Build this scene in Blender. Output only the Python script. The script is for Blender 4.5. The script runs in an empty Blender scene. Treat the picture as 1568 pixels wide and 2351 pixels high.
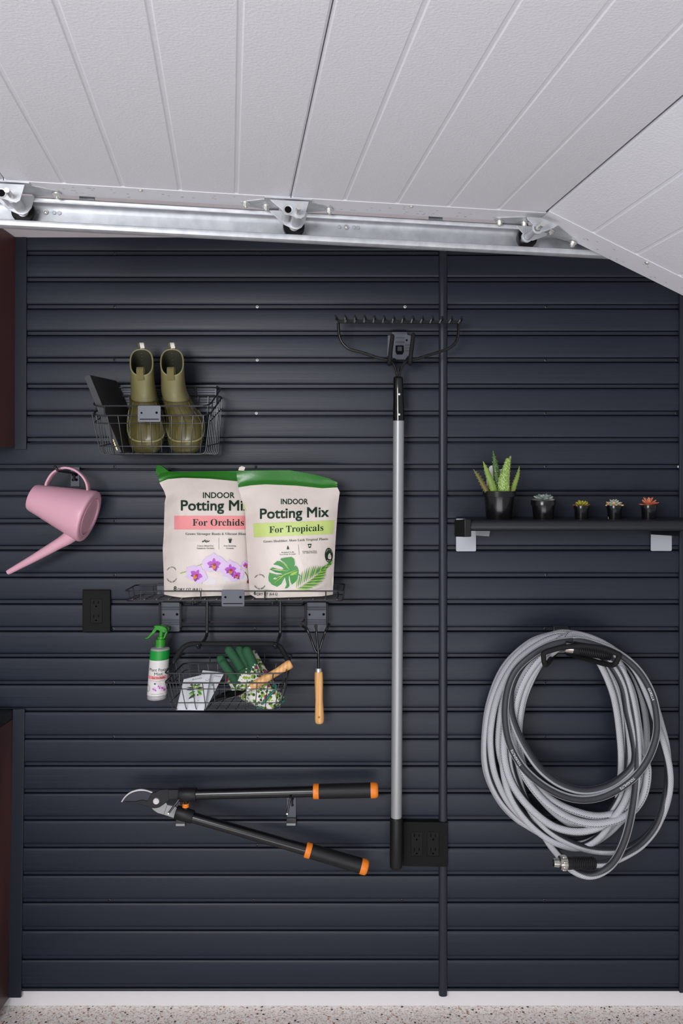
import bpy, math, random
from mathutils import Vector, Matrix, Quaternion
PI = math.pi
SC = bpy.context.scene
COL = SC.collection

# ------------------------------------------------------------------ camera
FW, FH = 1568, 2351
K = 1.239e-3            # metres per photo pixel on the face of the slat wall
D = 2.3                 # distance of the lens from the wall
PX, PY = 850.0, 1105.0  # where the lens axis meets the wall, in photo pixels
ZC = (2310 - PY) * K * (D + .012) / D   # height of the lens: floor is z = 0
cam_d = bpy.data.cameras.new('camera')
cam = bpy.data.objects.new('camera', cam_d)
COL.objects.link(cam)
cam.location = (0, -D, ZC)
cam.rotation_euler = (PI / 2, 0, 0)
cam_d.sensor_fit = 'VERTICAL'
cam_d.sensor_height = 36.0
cam_d.lens = (D / K) * 36.0 / FH
cam_d.shift_x = -(PX - FW / 2) / FH
cam_d.shift_y = (PY - FH / 2) / FH
cam_d.clip_start = .02
SC.camera = cam

# ------------------------------------------------------------------ light
vs = SC.view_settings
vs.view_transform = 'Standard'; vs.look = 'None'; vs.exposure = 0.0; vs.gamma = 1.0
vs.use_curve_mapping = False
world = bpy.data.worlds.new('world'); SC.world = world
world.use_nodes = True
world.node_tree.nodes['Background'].inputs[0].default_value = (.93, .95, 1.0, 1)
world.node_tree.nodes['Background'].inputs[1].default_value = .41

def area(name, loc, target, sx, sy, power, color=(1, 1, 1), spread=PI):
    l = bpy.data.lights.new(name, 'AREA'); l.shape = 'RECTANGLE'
    l.size = sx; l.size_y = sy; l.energy = power; l.color = color; l.spread = spread
    o = bpy.data.objects.new(name, l); COL.objects.link(o)
    o.location = loc
    o.rotation_euler = (Vector(target) - Vector(loc)).to_track_quat('-Z', 'Y').to_euler()
    return o
area('window_light', (-.9, -3.0, 1.80), (-.10, 0, 1.45), 1.0, .7, 45, (.97, .98, 1.0))
area('floor_bounce_light', (.1, -2.4, .2), (.1, -1.0, 2.2), 2.0, 1.2, 30, (.95, .97, 1.0))

# ------------------------------------------------------------------ helpers
def P(px, py, d=0.0):
    """a photo pixel at distance d in front of the wall, as a point"""
    s = K * (D - d) / D
    return Vector(((px - PX) * s, -d, ZC + (PY - py) * s))
def S(d=0.0):
    return K * (D - d) / D
def on_plane(px, py, o, n):
    c = Vector((0, -D, ZC)); r = Vector(((px - PX) * K, D, (PY - py) * K))
    return c + r * ((Vector(o) - c).dot(n) / r.dot(n))

def lin(c):
    return c / 12.92 if c <= .04045 else ((c + .055) / 1.055) ** 2.4
def rgb(r, g, b):
    return (lin(r / 255), lin(g / 255), lin(b / 255), 1)

MATS = {}
def mat(name, col, rough=.5, metal=0., spec=.5, **kw):
    if name in MATS: return MATS[name]
    m = bpy.data.materials.new(name); m.use_nodes = True
    b = m.node_tree.nodes['Principled BSDF']
    b.inputs['Base Color'].default_value = col
    b.inputs['Roughness'].default_value = rough
    b.inputs['Metallic'].default_value = metal
    b.inputs['Specular IOR Level'].default_value = spec
    for k, v in kw.items():
        b.inputs[k.replace('_', ' ')].default_value = v
    MATS[name] = m
    return m
class NT:
    def __init__(s, m):
        s.t = m.node_tree; s.b = s.t.nodes['Principled BSDF']
    def n(s, typ, **kw):
        o = s.t.nodes.new(typ)
        for k, v in kw.items():
            if k.startswith('i_'): o.inputs[int(k[2:])].default_value = v
            else: setattr(o, k, v)
        return o
    def l(s, a, b): s.t.links.new(a, b)
    def coord(s, scale=(1, 1, 1), rot=(0, 0, 0), src='Object'):
        tc = s.n('ShaderNodeTexCoord'); mp = s.n('ShaderNodeMapping')
        mp.inputs['Scale'].default_value = scale; mp.inputs['Rotation'].default_value = rot
        s.l(tc.outputs[src], mp.inputs['Vector']); return mp.outputs[0]
    def noise(s, vec, scale, detail=3, rough=.5):
        n = s.n('ShaderNodeTexNoise'); n.inputs['Scale'].default_value = scale
        n.inputs['Detail'].default_value = detail; n.inputs['Roughness'].default_value = rough
        if vec is not None: s.l(vec, n.inputs['Vector'])
        return n.outputs['Fac']
    def ramp(s, fac, stops, interp='LINEAR'):
        r = s.n('ShaderNodeValToRGB'); e = r.color_ramp.elements; r.color_ramp.interpolation = interp
        while len(e) < len(stops): e.new(.5)
        for i, (p, c) in enumerate(stops): e[i].position = p; e[i].color = c
        s.l(fac, r.inputs[0]); return r.outputs[0]
    def bump(s, h, strength, dist=.001):
        b = s.n('ShaderNodeBump'); b.inputs['Strength'].default_value = strength
        b.inputs['Distance'].default_value = dist
        s.l(h, b.inputs['Height']); s.l(b.outputs[0], s.b.inputs['Normal'])
    def math(s, op, a, b=None):
        m = s.n('ShaderNodeMath', operation=op)
        for i, v in enumerate((a, b)):
            if v is None: continue
            if isinstance(v, (int, float)): m.inputs[i].default_value = v
            else: s.l(v, m.inputs[i])
        return m.outputs[0]
    def mix(s, fac, a, b):
        m = s.n('ShaderNodeMix', data_type='RGBA')
        if isinstance(fac, (int, float)): m.inputs['Factor'].default_value = fac
        else: s.l(fac, m.inputs['Factor'])
        for i, v in ((6, a), (7, b)):
            if isinstance(v, tuple): m.inputs[i].default_value = v
            else: s.l(v, m.inputs[i])
        return m.outputs[2]
def bumpy(m, scale, strength, vscale=(1, 1, 1), dist=.001, detail=3):
    t = NT(m); t.bump(t.noise(t.coord(vscale), scale, detail), strength, dist); return m

ORG = {}
class MB:
    """collects shapes; build() links them as ONE mesh object"""
    def __init__(s): s.v = []; s.f = []; s.m = []; s.at = {}
    def add(s, vs_, fs, mat=0):
        o = len(s.v); s.v += [Vector(x) for x in vs_]
        for q in fs: s.f.append([i + o for i in q]); s.m.append(mat)
        return s
    def box(s, c, size, R=None, mat=0):
        c = Vector(c); h = [Vector(x) for x in
            [(-1,-1,-1),(1,-1,-1),(1,1,-1),(-1,1,-1),(-1,-1,1),(1,-1,1),(1,1,1),(-1,1,1)]]
        pts = []
        for q in h:
            p = Vector((q.x * size[0] / 2, q.y * size[1] / 2, q.z * size[2] / 2))
            pts.append(c + (R @ p if R else p))
        return s.hexa(pts, mat)
    def hexa(s, p, mat=0):
        return s.add(p, [(3,2,1,0),(4,5,6,7),(0,1,5,4),(1,2,6,5),(2,3,7,6),(3,0,4,7)], mat)
    def span(s, a, b, mat=0):
        a = Vector(a); b = Vector(b)
        return s.box((a + b) / 2, [abs(x) for x in (b - a)], None, mat)
    def prism(s, pts, ext, mat=0):
        """flat outline pushed along ext"""
        ext = Vector(ext); n = len(pts); pts = [Vector(p) for p in pts]
        nn = Vector((0, 0, 0))
        for i in range(n): nn += (pts[i] - pts[0]).cross(pts[(i + 1) % n] - pts[0])
        if nn.dot(ext) > 0: pts = pts[::-1]
        vs_ = pts + [p + ext for p in pts]
        fs = [list(range(n)), list(range(2 * n - 1, n - 1, -1))]
        fs += [(i, i + n, (i + 1) % n + n, (i + 1) % n) for i in range(n)]
        return s.add(vs_, fs, mat)
    def tube(s, pts, r, n=10, closed=False, mat=0, flat=None, ref=None):
        pts = [Vector(p) for p in pts]; N = len(pts)
        rr = r if isinstance(r, (list, tuple)) else [r] * N
        T = []
        for i in range(N):
            if closed: t = pts[(i + 1) % N] - pts[i - 1]
            else: t = pts[min(i + 1, N - 1)] - pts[max(i - 1, 0)]
            T.append(t.normalized() if t.length > 1e-9 else Vector((0, 0, 1)))
        u = Vector(ref) if ref is not None else (Vector((0, 0, 1)) if abs(T[0].z) < .9 else Vector((1, 0, 0)))
        vs_ = []; u = (u - T[0] * u.dot(T[0])).normalized()
        for i in range(N):
            if ref is not None: u = Vector(ref)
            w = u - T[i] * u.dot(T[i])
            u = w.normalized() if w.length > 1e-6 else T[i].orthogonal().normalized()
            b = T[i].cross(u)
            for k in range(n):
                a = 2 * PI * k / n
                ru = rr[i] * (flat if flat else 1)
                vs_.append(pts[i] + u * (ru * math.cos(a)) + b * (rr[i] * math.sin(a)))
        fs = []
        for i in range(N if closed else N - 1):
            j = (i + 1) % N
            for k in range(n):
                l = (k + 1) % n
                fs.append((i * n + k, i * n + l, j * n + l, j * n + k))
        if not closed:
            fs.append(list(range(n))[::-1]); fs.append([(N - 1) * n + k for k in range(n)])
        return s.add(vs_, fs, mat)
    def cyl(s, a, b, r0, r1=None, n=24, mat=0, flat=None, ref=None):
        return s.tube([a, b], [r0, r0 if r1 is None else r1], n, False, mat, flat, ref)
    def capsule(s, a, b, r0, r1=None, n=16, mat=0, flat=None, ref=None, k=5):
        a = Vector(a); b = Vector(b); r1 = r0 if r1 is None else r1; d = (b - a).normalized()
        f = flat or 1
        pts = []; rr = []
        for i in range(k + 1):
            t = PI / 2 * i / k; pts.append(a - d * r0 * math.cos(t)); rr.append(max(r0 * math.sin(t), 1e-5))
        for i in range(k + 1):
            t = PI / 2 * i / k; pts.append(b + d * r1 * math.sin(t)); rr.append(max(r1 * math.cos(t), 1e-5))
        return s.tube(pts, rr, n, False, mat, flat, ref)
    def lathe(s, prof, o, axis=(0, 0, 1), n=32, mat=0, sx=1.0):
        """prof: (radius, height) along axis from o; open ends where the radius is not 0"""
        ax = Vector(axis).normalized(); u = ax.orthogonal().normalized()
        if abs(ax.z) > .99: u = Vector((1, 0, 0))
        w = ax.cross(u); o = Vector(o); vs_ = []; fs = []
        for r, h in prof:
            for k in range(n):
                a = 2 * PI * k / n
                vs_.append(o + ax * h + u * (r * math.cos(a) * sx) + w * (r * math.sin(a)))
        for i in range(len(prof) - 1):
            for k in range(n):
                l = (k + 1) % n
                fs.append((i * n + k, i * n + l, (i + 1) * n + l, (i + 1) * n + k))
        return s.add(vs_, fs, mat)
    def ball(s, c, r, R=None, n=14, m=9, mat=0):
        if isinstance(r, (int, float)): r = (r, r, r)
        c = Vector(c); vs_ = []; fs = []
        for i in range(m + 1):
            t = PI * i / m
            for k in range(n):
                a = 2 * PI * k / n
                q = Vector((r[0] * math.sin(t) * math.cos(a), r[1] * math.sin(t) * math.sin(a), r[2] * math.cos(t)))
                vs_.append(c + (R @ q if R else q))
        for i in range(m):
            for k in range(n):
                l = (k + 1) % n
                fs.append((i * n + k, (i + 1) * n + k, (i + 1) * n + l, i * n + l))
        return s.add(vs_, fs, mat)
    def grid(s, fn, nu, nv, mat=0):
        vs_ = [fn(i / nu, j / nv) for j in range(nv + 1) for i in range(nu + 1)]
        w = nu + 1
        fs = [(j * w + i, j * w + i + 1, (j + 1) * w + i + 1, (j + 1) * w + i) for j in range(nv) for i in range(nu)]
        mf = mat
        if callable(mat):
            o = len(s.f); s.add(vs_, fs, 0)
            for j in range(nv):
                for i in range(nu): s.m[o + j * nu + i] = mat((i + .5) / nu, (j + .5) / nv)
            return s
        return s.add(vs_, fs, mf)
    def build(s, name, mats, parent=None, loc=None, sharp=35, bevel=0, bseg=2, weld=False, solid=0, subsurf=0):
        if not isinstance(mats, (list, tuple)): mats = [mats]
        if parent is not None: org = ORG[parent]
        elif loc is not None: org = Vector(loc)
        else:
            xs = [v.x for v in s.v]; ys = [v.y for v in s.v]; zs = [v.z for v in s.v]
            org = Vector(((min(xs) + max(xs)) / 2, (min(ys) + max(ys)) / 2, min(zs)))
        me = bpy.data.meshes.new(name)
        me.from_pydata([v - org for v in s.v], [], s.f)
        for m in mats: me.materials.append(m)
        me.polygons.foreach_set('material_index', s.m)
        me.polygons.foreach_set('use_smooth', [True] * len(s.f))
        for k, vals in s.at.items():
            a = me.attributes.new(k, 'FLOAT', 'POINT'); a.data.foreach_set('value', vals)
        me.validate(); me.update()
        if weld:
            import bmesh
            bm = bmesh.new(); bm.from_mesh(me)
            bmesh.ops.remove_doubles(bm, verts=bm.verts, dist=1e-5)
            bmesh.ops.recalc_face_normals(bm, faces=bm.faces)
            bm.to_mesh(me); bm.free()
        me.set_sharp_from_angle(angle=math.radians(sharp))
        o = bpy.data.objects.new(name, me); COL.objects.link(o)
        if parent is not None: o.parent = parent
        else: o.location = org
        ORG[o] = org
        if bevel:
            b = o.modifiers.new('bevel', 'BEVEL'); b.width = bevel; b.segments = bseg
            b.limit_method = 'ANGLE'; b.angle_limit = math.radians(40)
        if solid:
            b = o.modifiers.new('solid', 'SOLIDIFY'); b.thickness = solid; b.offset = 0
        if subsurf:
            b = o.modifiers.new('subsurf', 'SUBSURF'); b.levels = subsurf; b.render_levels = subsurf
        return o

def thing(name, label, cat, loc, group=None):
    o = bpy.data.objects.new(name, None); COL.objects.link(o)
    o.empty_display_size = .03
    o.location = loc; ORG[o] = Vector(loc)
    return tag(o, label, cat, group)
def tag(o, label=None, cat=None, group=None, kind=None):
    if label: o['label'] = label
    if cat: o['category'] = cat
    if group: o['group'] = group
    if kind: o['kind'] = kind
    return o
def struct(o):
    o['kind'] = 'structure'; return o

def crom(pts, seg=8, closed=False):
    """smooth path through points of any dimension"""
    pts = [tuple(p) for p in pts]; n = len(pts); out = []
    rng = range(n if closed else n - 1)
    for i in rng:
        p1 = pts[i]; p2 = pts[(i + 1) % n]
        p0 = pts[i - 1] if (closed or i > 0) else tuple(2 * a - b for a, b in zip(p1, p2))
        p3 = pts[(i + 2) % n] if (closed or i + 2 < n) else tuple(2 * a - b for a, b in zip(p2, p1))
        for k in range(seg):
            t = k / seg
            out.append(tuple(.5 * (2 * b + (c - a) * t + (2 * a - 5 * b + 4 * c - d) * t * t + (3 * b - a - 3 * c + d) * t ** 3)
                             for a, b, c, d in zip(p0, p1, p2, p3)))
    if not closed: out.append(pts[-1])
    return out
def rounded(pts, r, closed=False, k=4):
    """polyline with its corners rounded by radius r"""
    pts = [Vector(p) for p in pts]; n = len(pts); out = []
    for i in range(n):
        if not closed and i in (0, n - 1): out.append(pts[i]); continue
        a = pts[i - 1]; b = pts[i]; c = pts[(i + 1) % n]
        la = (a - b).length; lc = (c - b).length; q = min(r, la * .45, lc * .45)
        p = b + (a - b) * (q / la); s_ = b + (c - b) * (q / lc)
        for j in range(k + 1):
            t = j / k; out.append(p * (1 - t) ** 2 + b * (2 * t * (1 - t)) + s_ * t * t)
    return out
def lerp(a, b, t): return a + (b - a) * t
def pl(xs, t):
    """piecewise linear [(t, value)...]"""
    if t <= xs[0][0]: return xs[0][1]
    for (a, va), (b, vb) in zip(xs, xs[1:]):
        if t <= b: return va + (vb - va) * ((t - a) / (b - a) if b > a else 0)
    return xs[-1][1]

SERIF = {}
for i_ in range(26):
    SERIF[chr(65 + i_)] = chr(0x1D400 + i_); SERIF[chr(97 + i_)] = chr(0x1D41A + i_)
def serif(t): return ''.join(SERIF.get(c, c) for c in t)
_txt = {}
def text2d(body, weight=0.0):
    """flat letter shapes, cap height about .7, baseline at 0"""
    key = (body, weight)
    if key in _txt: return _txt[key]
    c = bpy.data.curves.new('t', 'FONT'); c.body = body; c.size = 1; c.offset = weight
    c.resolution_u = 3
    o = bpy.data.objects.new('t', c); COL.objects.link(o)
    dg = bpy.context.evaluated_depsgraph_get(); e = o.evaluated_get(dg); m = e.to_mesh()
    vs_ = [(v.co.x, v.co.y) for v in m.vertices]; fs = [list(p.vertices) for p in m.polygons]
    e.to_mesh_clear(); bpy.data.objects.remove(o); bpy.data.curves.remove(c)
    _txt[key] = (vs_, fs); return _txt[key]
def text_on(mb, fn, body, x0, x1, yb, cap, mat=0, weight=0.0, slope=0.0):
    """letters set between x0 and x1 on baseline yb (photo-like pixels, y down), mapped by fn(x, y)"""
    vs_, fs = text2d(body)
    a = min(v[0] for v in vs_); b = max(v[0] for v in vs_)
    w = weight * cap
    for ox, oy in (((0, 0),) if weight < .006 else ((-w, -w), (w, -w), (w, w), (-w, w))):
        out = []
        for x, y in vs_:
            X = x0 + (x - a) / (b - a) * (x1 - x0) + ox
            Y = yb - y / .7 * cap + slope * (X - x0) + oy
            out.append(fn(X, Y))
        mb.add(out, fs, mat)
def text_arc(mb, fn, body, cx, cy, r, a0, a1, cap, mat=0, inside=False, sx=1.0):
    n = len(body)
    for i, ch in enumerate(body):
        if ch == ' ': continue
        vs_, fs = text2d(ch, .01)
        a = a0 + (a1 - a0) * (i + .5) / n
        w = max(v[0] for v in vs_) + min(v[0] for v in vs_)
        out = []
        for x, y in vs_:
            X = (x - w / 2) / .7 * cap; Y = (y - .35) / .7 * cap
            if inside: X, Y = -X, -Y
            ca, sa = math.cos(a), math.sin(a)
            # tangent direction for clockwise reading
            out.append(fn(cx + sx * (r * ca + Y * ca - X * sa), cy - (r * sa + Y * sa + X * ca) * 1.0) if False else
                       fn(cx + sx * ((r + Y) * ca + X * sa), cy - ((r + Y) * sa - X * ca)))
        mb.add(out, fs, mat)
def poly_on(mb, fn, pts, mat=0):
    mb.add([fn(x, y) for x, y in pts], [list(range(len(pts)))[::-1]], mat)
def disc_on(mb, fn, cx, cy, rx, ry, mat=0, rot=0, n=20):
    c, s_ = math.cos(rot), math.sin(rot); pts = []
    for k in range(n):
        a = 2 * PI * k / n; x = rx * math.cos(a); y = ry * math.sin(a)
        pts.append((cx + x * c - y * s_, cy + x * s_ + y * c))
    poly_on(mb, fn, pts, mat)
def leaf_on(mb, fn, x0, y0, x1, y1, w, mat=0, n=8, skew=.45):
    """leaf or petal shape from base to tip"""
    dx, dy = x1 - x0, y1 - y0; L = math.hypot(dx, dy); nx, ny = -dy / L, dx / L
    top = []; bot = []
    for i in range(n + 1):
        t = i / n; h = w / 2 * math.sin(PI * t ** (1.0 if skew == .5 else skew * 2)) 
        top.append((x0 + dx * t + nx * h, y0 + dy * t + ny * h)); bot.append((x0 + dx * t - nx * h, y0 + dy * t - ny * h))
    poly_on(mb, fn, top + bot[-2:0:-1], mat)

# ------------------------------------------------------------------ materials
def m_wall():
    m = mat('slat_wall_pvc', rgb(50, 54, 62), .42, 0, .34); t = NT(m)
    v = t.coord((1.2, 40, 260))
    n = t.noise(v, 2.2, 4, .6)
    t.l(t.ramp(n, [(.3, rgb(23, 29, 40)), (.7, rgb(31, 38, 51))]), t.b.inputs['Base Color'])
    t.l(t.math('MULTIPLY_ADD', n, .3), t.b.inputs['Roughness'])
    t.b.inputs['Roughness'].links[0].from_node.inputs[2].default_value = .3
    t.bump(n, .25, .0006)
    return m
WALL = m_wall()
TRIM = bumpy(mat('slat_trim_pvc', rgb(32, 37, 47), .40, 0, .38), 90, .05)
WHITE_PAINT = bumpy(mat('white_paint', rgb(222, 220, 222), .6), 60, .1)
CEIL = bumpy(mat('ceiling_paint', rgb(246, 238, 242), .7), 120, .15)
def m_floor():
    m = mat('epoxy_flake_floor', rgb(190, 180, 172), .45); t = NT(m)
    v = t.coord()
    def vor(scale):
        n = t.n('ShaderNodeTexVoronoi'); n.inputs['Scale'].default_value = scale; t.l(v, n.inputs['Vector'])
        s_ = t.n('ShaderNodeSeparateColor'); t.l(n.outputs['Color'], s_.inputs[0]); return s_.outputs[0], n.outputs['Distance'], s_.outputs[1]
    a, _, _ = vor(260)
    c = t.ramp(a, [(0, rgb(238, 230, 222)), (.2, rgb(248, 240, 234)), (.38, rgb(228, 216, 208)), (.55, rgb(242, 235, 229)),
                   (.72, rgb(200, 187, 180)), (.86, rgb(252, 248, 244)), (.955, rgb(176, 138, 114))], 'CONSTANT')
    b, d2, g = vor(120)
    f = t.math('MULTIPLY', t.math('GREATER_THAN', b, .90), t.math('LESS_THAN', d2, .42))
    col2 = t.ramp(g, [(0, rgb(32, 32, 38)), (.62, rgb(168, 122, 98))], 'CONSTANT')
    t.l(t.mix(f, c, col2), t.b.inputs['Base Color'])
    return m
FLOOR = m_floor()
def m_wood(name, c0, c1, scale, vscale, rough, dist=2.):
    m = mat(name, c0, rough); t = NT(m); v = t.coord(vscale)
    n = t.noise(v, scale, 5, .6)
    w = t.n('ShaderNodeTexWave'); w.inputs['Scale'].default_value = scale * .35; w.inputs['Distortion'].default_value = dist
    w.inputs['Detail'].default_value = 3; t.l(v, w.inputs['Vector'])
    f = t.math('MULTIPLY', t.math('ADD', n, w.outputs['Fac']), .5)
    t.l(t.ramp(f, [(.25, c0), (.75, c1)]), t.b.inputs['Base Color']); return m
CABWOOD = m_wood('dark_cherry_veneer', rgb(58, 34, 34), rgb(84, 48, 45), 6, (12, 12, 1), .4)
BLACKTOP = mat('black_worktop', rgb(18, 18, 20), .35)
DOORPANEL = mat('embossed_white_steel', rgb(206, 206, 212), .5)
_t = NT(DOORPANEL); _t.bump(_t.noise(_t.coord(), 210, 2), .33, .0018)
DOORSTILE = mat('white_steel_stile', rgb(206, 206, 212), .42)
DARK = mat('shadow_gap_black', rgb(5, 5, 6), .7, 0, .1)
GALV = mat('galvanised_steel', rgb(190, 193, 197), .5, .6)
_t = NT(GALV); _n = _t.noise(_t.coord((1, 1, 1)), 40, 4)
_t.l(_t.ramp(_n, [(.3, rgb(180, 183, 188)), (.7, rgb(204, 206, 210))]), _t.b.inputs['Base Color'])
ZINC = mat('zinc_bolt', rgb(214, 213, 208), .36, .8)
RUBBER = mat('black_nylon', rgb(17, 17, 20), .42, 0, .4)
BLK = mat('black_powder_coat', rgb(29, 30, 35), .32, 0, .65)
BLKGLOSS = mat('gloss_black_paint', rgb(10, 10, 11), .16)
FOAM = bumpy(mat('black_foam', rgb(17, 18, 20), .75, 0, .3), 400, .2)
GUN = bumpy(mat('grey_powder_coat', rgb(76, 79, 88), .45, .2), 500, .12)
SILVER = mat('silver_screw', rgb(232, 233, 236), .5, .45)
DKSCREW = mat('grey_screw', rgb(62, 64, 72), .4, .6)

# ================================================================== the setting
XL, XR = P(-420, 0).x, P(2150, 0).x
ZCEIL = P(0, 545).z
mb = MB(); mb.span((-2.6, .30, -.05), (2.4, -4.2, 0)); struct(mb.build('floor', FLOOR))
mb = MB(); mb.span((-2.6, .30, ZCEIL), (2.4, -4.2, ZCEIL + .05)); struct(mb.build('ceiling', CEIL))

# slat wall: one long profile with T-slots
GT = [574.5, 635.5, 698, 759, 820.5, 880.7, 942.8, 1004, 1065.7, 1127, 1190.5, 1252.5, 1315, 1376.5, 1439, 1500.5,
      1563, 1624.5, 1688, 1750, 1812, 1874.5, 1937.7, 2001, 2063.8, 2128, 2195, 2260]
def groove_h(i): return 12.0 if i < 15 else 11.0
def bulge(za, zb):
    # a slat face bows out by a millimetre between its edges
    return [(-.0012 * math.sin(PI * k / 8), lerp(za, zb, k / 8)) for k in range(1, 8)]
prof = [(.016, ZCEIL), (0.0, ZCEIL)]
zprev = ZCEIL
for i, g in enumerate(GT):
    zt = P(0, g).z; zb = P(0, g + groove_h(i)).z
    prof += bulge(zprev, zt + .006) + [(0, zt + .006), (.0007, zt + .0022), (.0025, zt), (.028, zt), (.028, zt - .0022), (.0055, zt - .0022),
             (.0055, zb + .0036), (.028, zb + .0036), (.028, zb), (.0026, zb), (.0008, zb - .0020), (0, zb - .0055)]
    zprev = zb - .0055
zlow = P(0, 2276).z
prof += [(0, zlow + .004), (.003, zlow), (.016, zlow)]
mb = MB()
n = len(prof)
mb.add([(XL, y, z) for y, z in prof] + [(XR, y, z) for y, z in prof], [(i, i + 1, i + 1 + n, i + n) for i in range(n - 1)])
mb.span((XL, .030, 0), (XR, .10, ZCEIL))
wall = struct(mb.build('wall_back', WALL, None, (0, 0, 0)))
# screws sit in the slots and belong to the wall
SCR = [(262,0,0),(597,0,0),(950,0,2),(262,2,2),(590,2,1),(930,2,1),(1255,2,2),(262,4,2),(590,4,1),(1254,4,2),(1555,4,2),(588,6,1),(1253,6,2),
       (1554,6,2),(262,8,2),(587,8,0),(1253,8,2),(1560,8,1),(262,10,2),(262,12,2),(1255,12,2),(1564,12,0),(259,14,2),(585,14,0),(1252,14,0),(1565,14,0),(260,16,0),
       (1252,16,2),(1564,16,0),(260,18,0),(592,18,0),(1252,18,0),(590,22,0),(250,24,0),(582,24,0),(923,24,0),(1250,24,0),(1562,24,0)]
for px, gi, kind in SCR:
    c = P(px, GT[gi] + groove_h(gi) * .47); mb = MB()
    r = .0042 if kind == 1 else .0046
    mb.lathe([(0, .002), (r * .5, .0019), (r * .9, .0012), (r, -.0005), (r, -.003)], (c.x, .0050, c.z), (0, -1, 0), 16)
    for a in (.5, .5 + PI / 2):
        R = Matrix.Rotation(a, 3, 'Y'); mb.box((c.x, .0030, c.z), (r * 1.25, .0004, r * .3), R, 1)
    o = mb.build('screw', [(SILVER if kind == 1 else DKSCREW), DARK], wall)
    if kind == 1: o['label'] = 'shiny silver screw'
# white strip below the slats
mb = MB(); mb.span((XL, .013, 0), (XR, .06, P(0, 2279).z)); struct(mb.build('baseboard_back', WHITE_PAINT, bevel=.001))
# joint strip and edge trims
def half_round(name, x, z0, z1, w, h, m):
    mb = MB(); k = 10; ring = []
    for i in range(k + 1):
        a = PI * i / k; q = abs(math.sin(a)) ** .7
        ring.append((x - w / 2 * math.cos(a), -h * q))
    ring = [(x - w / 2, .004)] + ring + [(x + w / 2, .004)]
    n = len(ring)
    mb.add([(a, b, z0) for a, b in ring] + [(a, b, z1) for a, b in ring],
           [(i, i + 1, i + 1 + n, i + n) for i in range(n - 1)] + [list(range(n)), list(range(2 * n - 1, n - 1, -1))])
    return struct(mb.build(name, m))
half_round('trim_1', P(1017.5, 0, .008).x, P(0, 2283).z, ZCEIL - .001, S() * 19.5, .011, TRIM)
def strip(name, q, t, m):
    mb = MB(); mb.prism([P(x, y, 0) + Vector((0, .002, 0)) for x, y in q], (0, -t - .002, 0)); return struct(mb.build(name, m, bevel=.0012))
strip('trim_2', [(35, 546), (62.5, 546), (62, 1032), (35, 1032)], .006, TRIM)
strip('trim_3', [(31, 1627), (58, 1627), (50, 2288), (21, 2288)], .006, TRIM)
strip('trim_4', [(1558, 546), (1580, 546), (1580, 2276), (1558, 2276)], .008, TRIM)

# ------------------------------------------------------------------ cabinets on the left
def cabinet(name, label, q, depth, handle_z):
    """q: right side edge on the wall, (px top, py top, px bottom, py bottom)"""
    a = P(q[0], q[1]); b = P(q[2], q[3]); W = .46
    t = thing(name, label, 'cabinet', ((a.x + b.x) / 2 - W / 2, -depth / 2, b.z))
    y0, y1 = -.001, -depth
    mb = MB()
    mb.hexa([(b.x - W, y0, b.z), (b.x, y0, b.z), (b.x, y1, b.z), (b.x - W, y1, b.z),
             (a.x - W, y0, a.z), (a.x, y0, a.z), (a.x, y1, a.z), (a.x - W, y1, a.z)])
    mb.build('body', CABWOOD, t, bevel=.0015)
    for s_ in (0, 1):
        mb = MB(); xa = b.x - W + s_ * (W / 2 + .001); xb = xa + W / 2 - .002
        mb.span((xa, y1 - .001, b.z + .002), (xb, y1 - .02, a.z - .002))
        dr = mb.build('door', CABWOOD, t, bevel=.002)
        mb = MB(); hx = xb - .03 if s_ == 0 else xa + .03
        mb.tube(rounded([(hx, y1 - .02, handle_z - .06), (hx, y1 - .045, handle_z - .06), (hx, y1 - .045, handle_z + .06), (hx, y1 - .02, handle_z + .06)], .012), .005)
        mb.build('handle', ZINC, dr)
    return t
up = cabinet('wall_cabinet', 'dark cherry wood wall cabinet at the upper left edge, reaching the ceiling', (37, 546.5, 35.5, 1028), .34, P(0, 960).z)
lowc = cabinet('base_cabinet', 'dark cherry wood base cabinet at the lower left edge, under a black worktop', (31, 1650, 22, 2290), .5, P(0, 1750).z)
b = P(22, 2290); mb = MB(); mb.span((b.x - .44, -.02, 0), (b.x - .12, -.42, b.z)); mb.build('plinth', CABWOOD, lowc)
a = P(31, 1650); mb = MB(); mb.span((a.x - .47, -.001, a.z), (a.x - .0005, -.52, P(0, 1626.5).z))
tag(mb.build('worktop', BLACKTOP, bevel=.002), 'black worktop lying on the dark cherry base cabinet at lower left', 'worktop')

# ------------------------------------------------------------------ overhead door and its track
ALPHA = math.radians(9.9)
DT = Vector((math.cos(ALPHA), math.sin(ALPHA), 0)); DW = Vector((math.sin(ALPHA), -math.cos(ALPHA), 0)); DZ = Vector((0, 0, 1))
ZF = ZC + .592
DO = P(668, PY, .55); DO.z = ZF
def duv(u, v, z=0): return DO + DT * u + DW * v + DZ * z
def u_at(px, v): return (on_plane(px, PY, DO + DW * v, DW) - DO).dot(DT)
VIN = .066
uL, uM, uR = u_at(8, VIN), u_at(668, VIN), u_at(1255, VIN)
BETA = math.radians(22.5)
TD = DT * math.cos(BETA) - DZ * math.sin(BETA); ND = TD.cross(DW); ND = ND if ND.z > 0 else -ND
HD = duv(uR, 0)
frames = {'flat': (DO, DT, DZ), 'down': (HD, TD, ND)}
door = bpy.data.objects.new('door_1', None); COL.objects.link(door); door.location = duv(0, .8); ORG[door] = duv(0, .8)
struct(door)
VOUT = 1.85
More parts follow.
